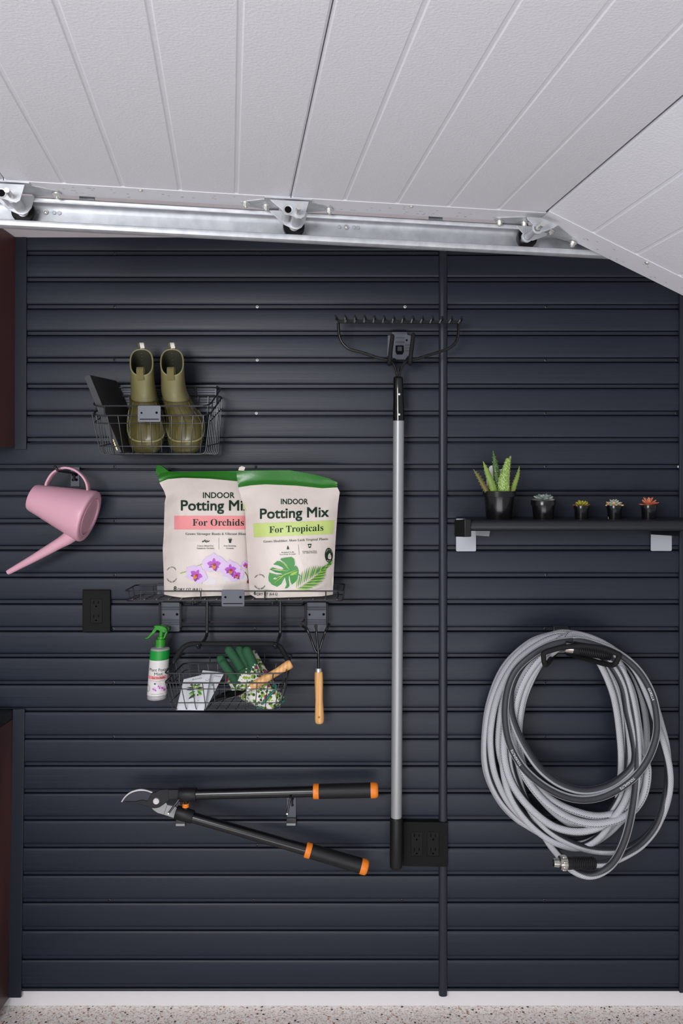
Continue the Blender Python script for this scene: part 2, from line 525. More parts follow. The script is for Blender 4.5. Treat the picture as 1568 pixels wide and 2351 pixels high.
def section(u0, u1, fr, vin):
    o, t, nrm = frames[fr]; g = .0008
    f = lambda u, v, z: o + t * u + DW * v + nrm * z
    prof = [(u0 + g, .044), (u0 + g, .004), (u0 + g + .004, 0)]
    for i in range(1, 5):
        c = lerp(u0, u1, i / 5)
        prof += [(c - .0050, 0), (c - .0026, .0016), (c + .0026, .0016), (c + .0050, 0)]
    prof += [(u1 - g - .004, 0), (u1 - g, .004), (u1 - g, .044)]
    n = len(prof); mb = MB()
    mb.add([f(u, vin, z) for u, z in prof] + [f(u, VOUT, z) for u, z in prof],
           [(i, i + 1, i + 1 + n, i + n) for i in range(n - 1)] + [(0, n, 2 * n - 1, n - 1), list(range(n)), list(range(2 * n - 1, n - 1, -1))])
    s_ = mb.build('door_section', DOORPANEL, door, sharp=25)
    mb = MB()
    mb.hexa([f(u0 + g, 0, -.0015), f(u1 - g, 0, -.0015), f(u1 - g, vin, -.0015), f(u0 + g, vin, -.0015),
             f(u0 + g, 0, .044), f(u1 - g, 0, .044), f(u1 - g, vin, .044), f(u0 + g, vin, .044)])
    random.seed(int(u0 * 977) & 255)
    L = u1 - u0
    for i in range(26):
        u = u0 + L * (.14 + .72 * random.random()); v = random.choice([.012, .02, .033, .04, .052]) + random.uniform(-.002, .002)
        w = .0011
        mb.hexa([f(u - .0025, v - w * .4, -.0019), f(u + .0025, v - w * .4, -.0019), f(u + .0025, v + w * .4, -.0019), f(u - .0025, v + w * .4, -.0019),
                 f(u - .0025, v - w * .4, -.001), f(u + .0025, v - w * .4, -.001), f(u + .0025, v + w * .4, -.001), f(u - .0025, v + w * .4, -.001)], 1)
    mb.build('end_stile', [DOORSTILE, mat('stile_slot', rgb(120, 120, 124), .6)], s_)
    mb = MB()
    for q in (.46,):
        u = lerp(u0, u1, q); mb.lathe([(0, .003), (.003, .0026), (.0055, 0), (.0055, -.001)], f(u, vin * .86, -.0015), -nrm, 12)
    mb.build('stile_rivet', ZINC, s_)
section(uL - (uM - uL), uL, 'flat', VIN)
section(uL, uM, 'flat', VIN)
section(uM, uR, 'flat', VIN)
section(0.0, .56, 'down', .078)

def hex_bolt(mb, c, nrm, r=.0062, h=.0062, mat=0):
    c = Vector(c); nrm = Vector(nrm).normalized(); u = nrm.orthogonal().normalized(); w = nrm.cross(u)
    mb.lathe([(0, .0022), (r * 1.45, .0018), (r * 1.5, 0)], c, nrm, 18, mat)
    mb.prism([c + u * (r * math.cos(k * PI / 3)) + w * (r * math.sin(k * PI / 3)) + nrm * .002 for k in range(6)], nrm * h, mat)
    mb.cyl(c + nrm * (h + .002), c + nrm * (h + .0042), r * .55, n=12, mat=mat)
PLT = .0028
def plate(mb, pts, th, mat=0): mb.prism(pts, th, mat)
ZR = -.0335                       # roller axis below the face
def roller(h, u, vfront):
    mb = MB(); c = duv(u, -.026, ZR); R = .0235
    mb.lathe([(.0095, -.008), (.019, -.008), (.0215, -.0085), (R, -.006), (R, .006), (.0215, .0085), (.019, .008), (.0095, .008)], c, DW, 36)
    w = mb.build('roller', RUBBER, h)
    mb = MB(); mb.lathe([(.0045, -.0085), (.0108, -.0085), (.0112, .0092), (.0075, .0096), (.007, .006), (.0045, .006)], c, DW, 28)
    mb.cyl(duv(u, -.032, ZR), duv(u, vfront, ZR), .0052, n=18)
    mb.build('roller_stem', ZINC, h)
def px_local(pts, v): return [on_plane(x, y, DO + DW * v, DW) for x, y in pts]
def px_face(pts, off=-.0035, fr='flat'):
    o, t, nrm = frames[fr]
    return [on_plane(x, y, o + nrm * off, nrm) for x, y in pts]
def round_poly(pts, r, k=3): return rounded(pts, r, True, k)
u_ref = u_at(668, VIN)
def hinge_flat(u0, name_label):
    du = DT * (u0 - u_ref)
    sh = lambda pts: [p + du for p in pts]
    mb = MB(); vF, vB = .066, .002
    front = sh(px_local([(619, 459), (709, 463.5), (702, 488), (699, 498), (691, 503), (679, 500), (653, 490), (646, 482)], vF))
    back = sh(px_local([(616, 483), (640, 484), (706, 487), (700, 512), (692, 523), (683, 527.5), (672, 526), (653, 517)], vB))
    plate(mb, front, DW * PLT); plate(mb, back, DW * PLT)
    # web that joins the two cheeks above, and the two leaves screwed to the stiles
    plate(mb, [duv(u0 - .055, vB, -.004), duv(u0 + .045, vB, -.004), duv(u0 + .045, vF, -.004), duv(u0 - .055, vF, -.004)], DZ * PLT)
    leafL = sh(px_face([(552, 464), (603, 458), (640, 460), (640, 486), (616, 482), (560, 472)])); plate(mb, leafL, DZ * .0022)
    leafR = sh(px_face([(700, 463), (712, 464), (763, 476), (765, 482), (758, 484), (700, 488)])); plate(mb, leafR, DZ * .0022)
    us = (px_local([(686, 483)], .105)[0] - DO).dot(DT) + (u0 - u_ref)
    uh = (px_local([(661, 479)], vF)[0] - DO).dot(DT) + (u0 - u_ref)
    h = mb.build('roller_hinge', GALV, door, bevel=.0006)
    mb = MB()
    # sleeve folded round the stem, second knuckle with an open bore
    mb.lathe([(.0075, vB), (.0105, vB), (.0105, vF), (.0075, vF)], duv(us, 0, ZR) , DW, 28)
    mb.lathe([(.0076, vF - .02), (.0076, vF + .0032), (.0098, vF + .0036), (.0112, vF + .002)], duv(uh, 0, ZR + .006), DW, 28)
    mb.cyl(duv(uh, vB - .004, ZR + .006), duv(uh, vF - .012, ZR + .006), .0066, n=20)
    mb.lathe([(.0066, vB + PLT), (.0105, vB + PLT + .0008), (.0105, vB + PLT)], duv(uh, 0, ZR + .006), DW, 24)
    mb.build('knuckle', GALV, h)
    mb = MB(); mb.lathe([(0, vF + PLT + .0006), (.0070, vF + PLT + .0006)], duv(uh, 0, ZR + .006), DW, 24); mb.build('bore', DARK, h)
    roller(h, us, .106)
    for x, y in ((564, 466), (611, 473), (756, 481)):
        mb = MB(); hex_bolt(mb, sh(px_face([(x, y)], -.004))[0], -DZ); mb.build('hinge_bolt', ZINC, h)
hinge_flat(uM, 0)
hinge_flat(uL + .003, 0)
# hinge at the bend
mb = MB(); vF, vB = .066, .002
plate(mb, px_local([(1208, 498.7), (1242, 500.5), (1252, 505), (1282, 516.8), (1270.6, 524), (1251, 532), (1243, 533), (1236, 528), (1211, 505)], vF), DW * PLT)
plate(mb, px_local([(1183.6, 518.8), (1216, 520), (1226, 524), (1256, 537), (1253, 542), (1222, 553), (1213, 549.6), (1201, 538)], vB), DW * PLT)
plate(mb, px_face([(1133, 505), (1140, 500), (1208, 498.5), (1213, 519), (1183, 518), (1142, 514)]), DZ * .0022)
plate(mb, px_face([(1282, 518), (1322, 551), (1327, 557), (1323, 560.5), (1308, 556), (1254, 540), (1253, 528)], -.003, 'down'), ND * .0022)
h = mb.build('roller_hinge', GALV, door, bevel=.0006)
us = (px_local([(1246, 514)], .1)[0] - DO).dot(DT); zs = (px_local([(1246, 514)], .1)[0]).z - ZF
mb = MB(); c = duv(us, 0, zs)
mb.lathe([(.0075, vF - .004), (.0125, vF), (.0125, vF + .0045), (.0082, vF + .0045), (.0075, vF - .003)], c, DW, 28)
mb.lathe([(.007, vB - .004), (.0125, vB + .001), (.0125, vB + .0065), (.0085, vB + .0065), (.0075, vB)], c, DW, 28)
mb.cyl(duv(us, vB, zs), duv(us, vF, zs), .0078, n=24); mb.build('knuckle', GALV, h)
mb = MB(); mb.cyl(duv(us, -.03, zs), duv(us, .1, zs), .0056, n=18); mb.build('roller_stem', ZINC, h)
mb = MB(); c = duv((px_local([(1209, 547)], -.026)[0] - DO).dot(DT), -.026, (px_local([(1209, 547)], -.026)[0]).z - ZF)
mb.lathe([(.0095, -.008), (.019, -.008), (.0225, -.0085), (.0235, -.006), (.0235, .006), (.0225, .0085), (.019, .008), (.0095, .008)], c, DW, 36)
mb.build('roller', RUBBER, h)
mb = MB(); mb.lathe([(0, .004), (.0045, .004), (.0055, .0095), (.0085, .0095), (.0088, .006), (.0112, .0085), (.0108, -.0085)], c, DW, 28); mb.build('roller_bearing', ZINC, h)
for x, y, fr in ((1147, 508.5, 'flat'), (1203.5, 511.5, 'flat'), (1266, 530.5, 'down'), (1315.5, 557, 'down')):
    mb = MB(); hex_bolt(mb, px_face([(x, y)], -.004, fr)[0], -frames[fr][2]); mb.build('hinge_bolt', ZINC, h)

# track: C-shaped channel, open towards the door
def track():
    zt, zb = -.0065, -.0655          # top and bottom relative to the door face
    # section in (v, z): rolled lip, top flange, web, bottom flange, rolled lip
    sec = [(-.012, zt - .0075), (-.0095, zt - .0055), (-.0095, zt - .002), (-.012, zt), (-.020, zt + .0005), (-.041, zt - .003), (-.0455, zt - .009), (-.0465, zt - .016),
           (-.0465, zb + .016), (-.0455, zb + .008), (-.041, zb + .003), (-.030, zb), (-.016, zb - .0005), (-.011, zb + .001), (-.0095, zb + .005), (-.0105, zb + .0095), (-.013, zb + .0105)]
    inner = []
    n = len(sec)
    for i, (v, z) in enumerate(sec):
        a = Vector(sec[max(i - 1, 0)]); b = Vector(sec[min(i + 1, n - 1)]); d = (b - a).normalized()
        inner.append((v + d.y * .0018, z - d.x * .0018))
    ring = sec + inner[::-1]; m_ = len(ring)
    u0 = u_at(-60, -.03); u1 = u_at(1420, -.03)
    mb = MB()
    mb.add([duv(u0, v, z) for v, z in ring] + [duv(u1, v, z) for v, z in ring],
           [(i, (i + 1) % m_, (i + 1) % m_ + m_, i + m_) for i in range(m_)] + [list(range(m_)), list(range(2 * m_ - 1, m_ - 1, -1))])
    t = mb.build('door_track', GALV, None, duv(0, -.03, zb), sharp=50)
    tag(t, 'galvanised steel track running below the raised white garage door', 'track')
    for grp in ((87, 487, 0), (105, 487, 1), (124, 488.5, 2), (136, 489, 2), (779, 521, 2), (795.5, 521.5, 1), (813, 522, 2), (822, 522.5, 2)):
        c = on_plane(grp[0], grp[1], DO + DW * -.0447, DW); mb = MB()
        if grp[2] == 1: mb.lathe([(0, .0035), (.0025, .003), (.003, .001), (.0052, .0012), (.0055, 0)], c, DW, 18)
        else: mb.lathe([(0, .0006), (.0036, .0006), (.0042, 0)], c, DW, 18)
        o = mb.build('rivet', ZINC if grp[2] == 1 else GALV, t)
    # bracket that hangs the track from the ceiling, behind
    for px in (200, 1000):
        mb = MB(); u = u_at(px, -.03); p = duv(u, -.030, zt); mb.span((p.x - .016, p.y - .002, p.z), (p.x + .016, p.y + .002, ZCEIL))
        mb.build('hanger', GALV, t)
track()

# ================================================================== things on the wall
X = Vector((1, 0, 0)); Y = Vector((0, 1, 0)); Z = Vector((0, 0, 1))
def quad(p, d): return [P(x, y, d) for x, y in p]

def wire_basket(t, top, low, bot, nf, ns, post_f, rings, r_rim, r_wire, corner, m, floor_cross=3, extra_posts=True):
    """corner order: front left, front right, back right, back left"""
    for q in (top, low):
        mb = MB(); mb.tube(rounded(q, corner, True, 5), r_rim, 10, True); mb.build('rim', m, t)
    def post(a, b):
        mb = MB(); mb.cyl(a, b, r_rim * .9, n=8); mb.build('rim_post', m, t)
    for f in post_f: post(lerp(low[0], low[1], f), lerp(top[0], top[1], f))
    if extra_posts:
        for f in (.25, .75):
            post(lerp(low[3], low[2], f), lerp(top[3], top[2], f))
        for a, b in ((0, 3), (1, 2)):
            for f in (.22, .62): post(lerp(low[a], low[b], f), lerp(top[a], top[b], f))
    mb = MB()
    for i in range(nf):
        f = (i + .5) / nf
        a, b, c, d_ = lerp(low[0], low[1], f), lerp(bot[0], bot[1], f), lerp(bot[3], bot[2], f), lerp(low[3], low[2], f)
        mb.tube(rounded([a, b, c, d_], .012, False, 3), r_wire, 6)
    for i in range(ns):
        f = (i + .35) / ns
        a, b, c, d_ = lerp(low[0], low[3], f), lerp(bot[0], bot[3], f), lerp(bot[1], bot[2], f), lerp(low[1], low[2], f)
        mb.tube(rounded([a, b, c, d_], .012, False, 3), r_wire, 6)
    for f in rings:
        mb.tube(rounded([lerp(low[i], bot[i], f) for i in range(4)], corner * .8, True, 4), r_wire * 1.1, 6, True)
    mb.build('wire_body', m, t)

def holed_plate(name, parent, q, d, th, m, holes=(), slots=(), r=.004):
    """plate facing the camera with recessed dark holes; q = (x0, y0, x1, y1) in photo pixels"""
    x0, y0, x1, y1 = q
    pts = rounded(quad([(x0, y0), (x1, y0), (x1, y1), (x0, y1)], d), r, True, 4)
    mb = MB(); mb.prism(pts, (0, th, 0))
    o = mb.build(name, m, parent, bevel=.0005)
    for hx, hy, hr in holes:
        mb = MB(); c = P(hx, hy, d); mb.lathe([(0, .0002), (hr * .8, .0002), (hr, .0004), (hr, -.001)], c, (0, -1, 0), 18); mb.build('hole', DARK, o)
    for a, b, c, d2 in slots:
        mb = MB(); mb.prism(rounded(quad([(a, b), (c, b), (c, d2), (a, d2)], d + .0003), .0012, True, 3), (0, .001, 0)); mb.build('slot', DARK, o)
    return o

# ------------------------------------------------------------------ wire basket with boots
dF, dB = .205, .022
t = thing('wire_basket', 'black wire basket holding a pair of green boots on the wall', 'basket', P(350, 1042, .11))
top = [P(209, 932, dF), P(480, 932, dF), P(510, 889, dB), P(262, 889, dB)]
low = [P(209, 954, dF), P(480, 954, dF), P(512, 909, dB), P(262, 909, dB)]
bot = [P(229, 1042, dF - .008), P(470, 1042, dF - .008), P(503, 1044, dB), P(268, 1044, dB)]
wire_basket(t, top, low, bot, 11, 8, (.115, .865), (.20, .80), .0021, .00125, .03, BLK)
holed_plate('front_plate', t, (316, 931, 369, 969), dF + .003, .002, GUN, ((325, 948, .0026), (359.5, 947.5, .0032)), ((320.5, 961.5, 365, 963.5),))
mb = MB(); mb.prism(quad([(276, 884.5), (497, 884.5), (497, 946), (276, 946)], .010), (0, .008, 0))
bp = mb.build('mounting_plate', GUN, t, bevel=.001)
for i in range(9):
    y = 890 + i * 5.6
    if i in (7,): continue
    a = P(280, y, .0112); b = P(493, y, .0112); mb = MB(); mb.tube([a, b], .0016, 8); mb.build('plate_rib', GUN, bp)

OLIVE_S = mat('olive_rubber_shaft', rgb(116, 110, 72), .5); OLIVE_D = mat('olive_rubber_foot', rgb(86, 79, 42), .34)
OLIVE_IN = mat('olive_lining', rgb(52, 53, 40), .8); OLIVE_L = mat('olive_rubber_edge', rgb(140, 134, 94), .5)
OLIVE_W = mat('olive_webbing', rgb(100, 92, 52), .8); TABW = mat('white_pull_tab', rgb(214, 212, 206), .7)
SOLE = mat('dark_olive_sole', rgb(70, 64, 38), .55)
def boot(dx0, dx1, dy, label, seedx):
    """dx0 shift of the shaft, dx1 shift of the toe, in photo pixels"""
    def ring(xc, hw, yf, df, yb, db, k=2.3):
        a = P(xc, yf + dy, df); b = P(xc, yb + dy, db); w = hw * S((df + db) / 2)
        return a, b, w, k
    sh = dx0; to = dx1
    R = [ring(325 + sh, 27.0, 861, .172, 799, .105, 2.5), ring(326 + sh, 27.2, 873, .168, 822, .082, 2.5),
         ring(327 + sh, 27.5, 890, .160, 850, .058, 2.4), ring(329 + sh, 29.0, 906, .156, 878, .040, 2.3), ring(331 + sh * .8 + to * .2, 31.0, 922, .158, 902, .030)]
    F = [ring(331 + sh * .8 + to * .2, 31.3, 921, .1585, 901, .0295), ring(333 + sh * .5 + to * .5, 34.5, 940, .164, 925, .026), ring(335 + to, 40, 966, .172, 952, .024, 2.5),
         ring(336 + to, 42, 988, .178, 980, .026, 2.6), ring(336 + to, 41, 1005, .181, 1001, .032, 2.6), ring(335 + to, 37.5, 1017, .179, 1017, .044, 2.5), ring(335 + to, 31, 1028, .171, 1030, .062, 2.4),
         ring(335 + to, 21, 1035.5, .152, 1037, .085, 2.2), ring(335 + to, 8, 1038, .128, 1038.5, .108, 2.)]
    def pt(rg, th, off=0.0):
        a, b, w, k = rg; c = (a + b) / 2; h = (a - b) / 2
        cs, sn = math.cos(th), math.sin(th)
        e = 2 / k
        u = math.copysign(abs(cs) ** e, cs); v = math.copysign(abs(sn) ** e, sn)
        hl = h.length
        return c + h * (u * (1 + off / hl)) + X * (v * (w + off))
    def loft(rs, n=32, seg=3):
        flat = [tuple(a) + tuple(b) + (w, k) for a, b, w, k in rs]
        out = crom(flat, seg)
        return [(Vector(q[0:3]), Vector(q[3:6]), max(q[6], .001), q[7]) for q in out]
    base = P(335 + to, 1038 + dy, .11)
    t = thing('rubber_boot', label, 'boot', base, 'pair of green boots')
    n = 36
    LS = loft(R); LF = loft(F)
    mb = MB()
    def shell(mb, L, off, mat_=0, flip=False):
        vs_ = [pt(r, 2 * PI * k / n, off) for r in L for k in range(n)]
        fs = [(i * n + k, i * n + (k + 1) % n, (i + 1) * n + (k + 1) % n, (i + 1) * n + k) for i in range(len(L) - 1) for k in range(n)]
        if flip: fs = [f[::-1] for f in fs]
        mb.add(vs_, fs, mat_)
    shell(mb, LS, 0); mb.build('shaft', OLIVE_S, t, sharp=60)
    mb = MB(); shell(mb, LS, -.0035, 0, True)
    a, b, w, k = LS[-1]; mb.add([pt(LS[-1], 2 * PI * k / n, -.0035) for k in range(n)], [list(range(n))]); mb.build('lining', OLIVE_IN, t, sharp=60)
    mb = MB(); mb.tube([pt(LS[0], 2 * PI * k / n, -.0015) for k in range(n)], .0020, 8, True); mb.build('collar', OLIVE_L, t)
    mb = MB(); shell(mb, LF, .001)
    mb.add([pt(LF[-1], 2 * PI * k / n, .001) for k in range(n)], [list(range(n))])
    # raised seams over the instep
    for th in (-.85, -.32, .0, .32, .85):
        path = [pt(LF[i], th * (1 + .25 * i / 14), .0011) for i in range(0, 13)]
        mb.tube(path, [.0016 * math.sin(PI * (.15 + .85 * (1 - i / 13))) + .0004 for i in range(13)], 6)
    ft = mb.build('foot', OLIVE_D, t, sharp=60)
    mb = MB(); mb.tube([pt(LS[-1], 2 * PI * k / n, .0012) for k in range(n)], .0021, 8, True)
    mb.build('seam', SOLE, ft)
    # rubber toe line curving round the front of the foot
    mb = MB(); path = []
    for i in range(33):
        q = (i / 32 - .5) * 2; th = q * 1.75; fr = 13.5 - 9.5 * abs(q) ** 2.4
        i0 = int(fr); r0 = LF[i0]; r1 = LF[min(i0 + 1, len(LF) - 1)]
        path.append(lerp(pt(r0, th, .0018), pt(r1, th, .0018), fr - i0))
    mb.tube(path, .0022, 8); mb.build('toe_rand', OLIVE_L, ft)
    # sole on the wall side
    mb = MB(); pts = []
    for rg in LF[2::2]:
        a, b, w, k = rg; pts.append((b, w))
    L = [Vector((b.x - w * .86, b.y + .002, b.z)) for b, w in pts]; Rr = [Vector((b.x + w * .86, b.y + .002, b.z)) for b, w in pts]
    mm = len(L); back = Vector((0, .012, 0))
    vs_ = L + Rr + [p + back for p in L] + [p + back for p in Rr]
    fs = []
    for i in range(mm - 1):
        fs += [(i, i + 1, mm + i + 1, mm + i), (2 * mm + i, 3 * mm + i, 3 * mm + i + 1, 2 * mm + i + 1), (i, 2 * mm + i, 2 * mm + i + 1, i + 1), (mm + i, mm + i + 1, 3 * mm + i + 1, 3 * mm + i)]
    fs += [(0, mm, 3 * mm, 2 * mm), (mm - 1, 3 * mm - 1, 4 * mm - 1, 2 * mm - 1)]
    mb.add(vs_, fs); mb.build('sole', SOLE, t)
    # pull tabs: front loop and heel loop
    def strap(path, w, m, name, th=.0016):
        mb = MB(); N = len(path); vs_ = []
        for i, p in enumerate(path):
            a = path[max(i - 1, 0)]; b = path[min(i + 1, N - 1)]; tn = (b - a).normalized(); nr = tn.cross(X).normalized()
            for sx, sn in ((-1, -1), (1, -1), (1, 1), (-1, 1)): vs_.append(p + X * (w / 2 * sx) + nr * (th / 2 * sn))
        fs = [(i * 4 + k, i * 4 + (k + 1) % 4, i * 4 + 4 + (k + 1) % 4, i * 4 + 4 + k) for i in range(N - 1) for k in range(4)] + [(3, 2, 1, 0), (N * 4 - 4, N * 4 - 3, N * 4 - 2, N * 4 - 1)]
        mb.add(vs_, fs); return mb.build(name, m, t)
    q = lambda x, y, d: P(x + sh, y + dy, d)
    strap([Vector(v) for v in crom([q(322, 869, .1745), q(321.5, 858, .1755), q(321, 846, .1745), q(322, 841, .170), q(324, 843, .1655), q(325, 858, .1655), q(325, 868, .1668)], 4)], .0185, OLIVE_W, 'pull_tab')
    mb = MB(); mb.span(q(313.5, 867.5, .1745), q(330.5, 870, .1760)); mb.build('tab_stitching', OLIVE_W, t)
    tb = strap([Vector(v) for v in crom([q(327.5, 797, .1075), q(326, 790, .108), q(325.0, 785.5, .104), q(325, 786, .098), q(326, 799, .098)], 4)], .0115, TABW, 'heel_tab')
    tb['label'] = 'white heel pull tab'
    mb = MB()
    for s_ in (-1, 1):
        mb.tube([q(326 + s_ * 6.5, 797, .104), q(325 + s_ * 7.2, 786, .101)], .0022, 8)
    mb.build('tab_edge', OLIVE_W, tb)
    # stitched seam inside the shaft
    mb = MB()
    for i in range(1, 12):
        p = pt(LS[i], PI, -.0045); mb.ball(p, (.0012, .0012, .0016), n=6, m=4)
    mb.build('inner_stitching', OLIVE_W, t)
boot(0, 0, 2.5, 'olive green rubber boot, the left one of the pair in the wire basket', 1)
boot(70, 90, 2.5, 'olive green rubber boot, the right one of the pair in the wire basket', 2)

# black slipcased book leaning at the left of the basket
FAB = bumpy(mat('black_book_cloth', rgb(28, 28, 31), .7), 500, .15); FABS = bumpy(mat('lit_black_book_spine', rgb(50, 51, 57), .65), 500, .15)  # spine is the same black, painted lighter for light from the left
GOLD = mat('gold_foil', rgb(222, 184, 120), .3, .6)
a0 = P(193.8, 866, .192); b0 = P(206.6, 860.5, .192); c0 = P(279.5, 1038, .192); e0 = P(264, 1039.5, .192)
bk = Vector((.016, .170, .006))
mb = MB(); mb.hexa([e0, c0, c0 + bk, e0 + bk, a0, b0, b0 + bk, a0 + bk])
t = thing('book', 'black book with gold spine lettering leaning in the wire basket beside the boots', 'book', (e0 + c0 + bk) / 2)
mb.build('cover', FAB, t, bevel=.0012)
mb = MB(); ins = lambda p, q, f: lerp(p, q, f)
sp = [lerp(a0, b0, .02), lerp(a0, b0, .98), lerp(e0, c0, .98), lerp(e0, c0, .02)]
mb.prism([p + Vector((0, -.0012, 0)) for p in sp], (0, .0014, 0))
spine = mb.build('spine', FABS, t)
mb = MB(); random.seed(5)
for f in (.835, .852, .878, .895, .905, .918, .930, .942, .953, .965):
    l = lerp(a0, e0, f); r = lerp(b0, c0, f); cx = lerp(l, r, .50)
    R = Matrix.Rotation(math.radians(22.5), 3, 'Y')
    mb.box(cx + Vector((0, -.0015, 0)), (random.uniform(.0018, .0034), .0006, random.uniform(.0012, .0026)), R)
mb.build('spine_lettering', GOLD, spine)

# ------------------------------------------------------------------ watering can and its hook
PINK = mat('pink_plastic', rgb(206, 156, 172), .36, 0, .5); PINK.node_tree.nodes['Principled BSDF'].inputs['Subsurface Weight'].default_value = .08
PINK.node_tree.nodes['Principled BSDF'].inputs['Subsurface Radius'].default_value = (.02, .008, .008)
c5 = lambda x, y: (x / 6.03, 1040 + y / 6.03)
dc = .098
base_c = P(*c5(1245, 885), dc); mouth_c = P(*c5(452, 615), dc)
ax = (mouth_c - base_c); LEN = ax.length; ax.normalize()
rb, rm = .0725, .0385
t = thing('watering_can', 'pink plastic watering can with a long spout hanging by its handle from a wall hook', 'watering can', P(*c5(1100, 1240), dc))
prof = [(0, .0030), (rb * .70, .0030), (rb * .71, .0006), (rb * .73, 0), (rb * .90, .0), (rb * .965, .0012), (rb * .99, .0036), (rb, .008)]
for i in range(1, 9):
    f = i / 9; prof.append((lerp(rb, rm * 1.02, f ** 1.05), lerp(.008, LEN - .012, f)))
prof += [(rm, LEN - .006), (rm * .93, LEN), (rm * .86, LEN), (rm * .86, LEN - .01), (rm * .7, LEN - .012), (0, LEN - .012)]
mb = MB(); mb.lathe(prof, base_c, ax, 56); body = mb.build('body', PINK, t, sharp=50)
mb = MB(); u = ax.orthogonal().normalized(); w = ax.cross(u)
mb.tube([base_c - ax * .0002 + u * (rb * .715 * math.cos(k * PI / 24)) + w * (rb * .715 * math.sin(k * PI / 24)) for k in range(48)], .0011, 6, True)
mb.ball(base_c + ax * .003, .0016, n=8, m=6)
mb.build('base_ring', PINK, body)
h = crom([P(*c5(650, 452), dc), P(*c5(665, 395), dc), P(*c5(735, 285), dc), P(*c5(835, 222), dc), P(*c5(930, 206), dc), P(*c5(1050, 240), dc), P(*c5(1150, 320), dc), P(*c5(1210, 420), dc), P(*c5(1228, 520), dc)], 6)
mb = MB(); mb.tube([Vector(p) for p in h], .0105, 16, False, 0, .38, None)
# band: wide in depth, thin in the picture plane
mb.v = []; mb.f = []; mb.m = []
pts = [Vector(p) for p in h]
vs_ = []
for i, p in enumerate(pts):
    tn = (pts[min(i + 1, len(pts) - 1)] - pts[max(i - 1, 0)]).normalized(); nr = tn.cross(Y).normalized()
    wd = .011 + .002 * abs(2 * i / len(pts) - 1)
    for k in range(14):
        a = 2 * PI * k / 14; ca, sa = math.cos(a), math.sin(a)
        vs_.append(p + nr * (math.copysign(abs(ca) ** .6, ca) * .0036) + Y * (math.copysign(abs(sa) ** .6, sa) * wd))
N = len(pts)
mb.add(vs_, [(i * 14 + k, i * 14 + (k + 1) % 14, i * 14 + 14 + (k + 1) % 14, i * 14 + 14 + k) for i in range(N - 1) for k in range(14)] + [list(range(14))[::-1], list(range(N * 14 - 14, N * 14))])
mb.build('handle', PINK, t, sharp=60)
s0 = P(*c5(1010, 1120), dc); s1 = P(*c5(925, 1190), dc); s2 = P(*c5(840, 1240), dc); s3 = P(*c5(480, 1450), dc); s4 = P(*c5(125, 1645), dc); s5 = P(*c5(106, 1656), dc)
mb = MB(); mb.tube([s0, s1, s2, s3, s4, s5], [.020, .0175, .0150, .0110, .0072, .0064], 24); mb.build('spout', PINK, t, sharp=60)

t = thing('wall_hook', 'black hook behind the handle of the pink watering can', 'hook', P(172, 1118, .004))
mb = MB(); mb.prism(quad([(162, 1072), (182.5, 1072), (182.5, 1117), (162, 1117)], .0045), (0, .0045, 0))
bp = mb.build('back_plate', GUN, t, bevel=.0008)
mb = MB()
for x, y in ((168, 1090), (175.5, 1090), (168, 1101.5), (175.5, 1101.5)):
    c = P(x, y, .0048); mb.lathe([(0, .0002), (.0042, .0002), (.0042, -.001)], c, (0, -1, 0), 14)
mb.build('hole', DARK, bp)
mb = MB(); mb.tube(rounded([P(170, 1103, .006), P(169.8, 1087, .009), P(169, 1086, .018), P(132.5, 1080.5, .125), P(127, 1072.5, .13)], .008, False, 5), .0036, 12)
mb.build('rod', BLK, t)
mb = MB(); mb.ball(P(126.8, 1072, .1305), .0043); mb.build('tip', RUBBER, t)

# ------------------------------------------------------------------ wire shelf with the two bags
sF, sB = .188, .03
t = thing('wire_shelf', 'black wire shelf carrying two bags of potting mix', 'shelf', P(536, 1379, .11))
top = [P(286, 1357, sF), P(788, 1357, sF), P(791.5, 1341, sB), P(312, 1343, sB)]
low = [P(289, 1379, sF), P(786, 1379, sF), P(789.5, 1365, sB), P(317, 1366, sB)]
for q, nm in ((top, 'rim'), (low, 'rim')):
    mb = MB(); mb.tube(rounded(q, .02, True, 5), .0019, 10, True); mb.build(nm, BLK, t)
posts = [(P(px, 1379, sF), P(px, 1357, sF)) for px in (323, 461, 608, 748)]
posts += [(lerp(low[3], low[2], f), lerp(top[3], top[2], f)) for f in (.08, .3, .55, .8, .97)]
posts += [(lerp(low[a], low[b], f), lerp(top[a], top[b], f)) for a, b in ((0, 3), (1, 2)) for f in (.3, .7)]
for a, b in posts:
    mb = MB(); mb.cyl(a, b, .0018, n=8); mb.build('rim_post', BLK, t)
mb = MB()
for i in range(18):
    f = (i + .55) / 18; a = lerp(low[0], low[1], f); b = lerp(low[3], low[2], f)
    mb.tube([a + Z * .0035 - Y * .001, a + Z * .0030 + Y * .004, b + Z * .0030], .0014, 6)
for f in (.2, .42, .64, .86): mb.cyl(lerp(low[0], low[3], f), lerp(low[1], low[2], f), .0017, n=8)
mb.build('shelf_wire', BLK, t)
holed_plate('front_plate', t, (508.5, 1354, 561, 1392.5), sF + .003, .002, GUN, ((517.5, 1371, .0030), (552, 1371, .0034)), ((512, 1385, 557.5, 1387),))
for x0, x1 in ((360, 420), (695, 755)):
    mb = MB(); mb.prism(quad([(x0, 1340), (x1, 1340), (x1, 1368), (x0, 1368)], .012), (0, .010, 0)); o = mb.build('mounting_plate', GUN, t, bevel=.0008)
    for px in (x0 + 8, x1 - 8):
        mb = MB(); mb.cyl(P(px, 1362, .012), P(px, 1362, sB), .003, n=8); mb.build('mounting_rod', BLK, o)

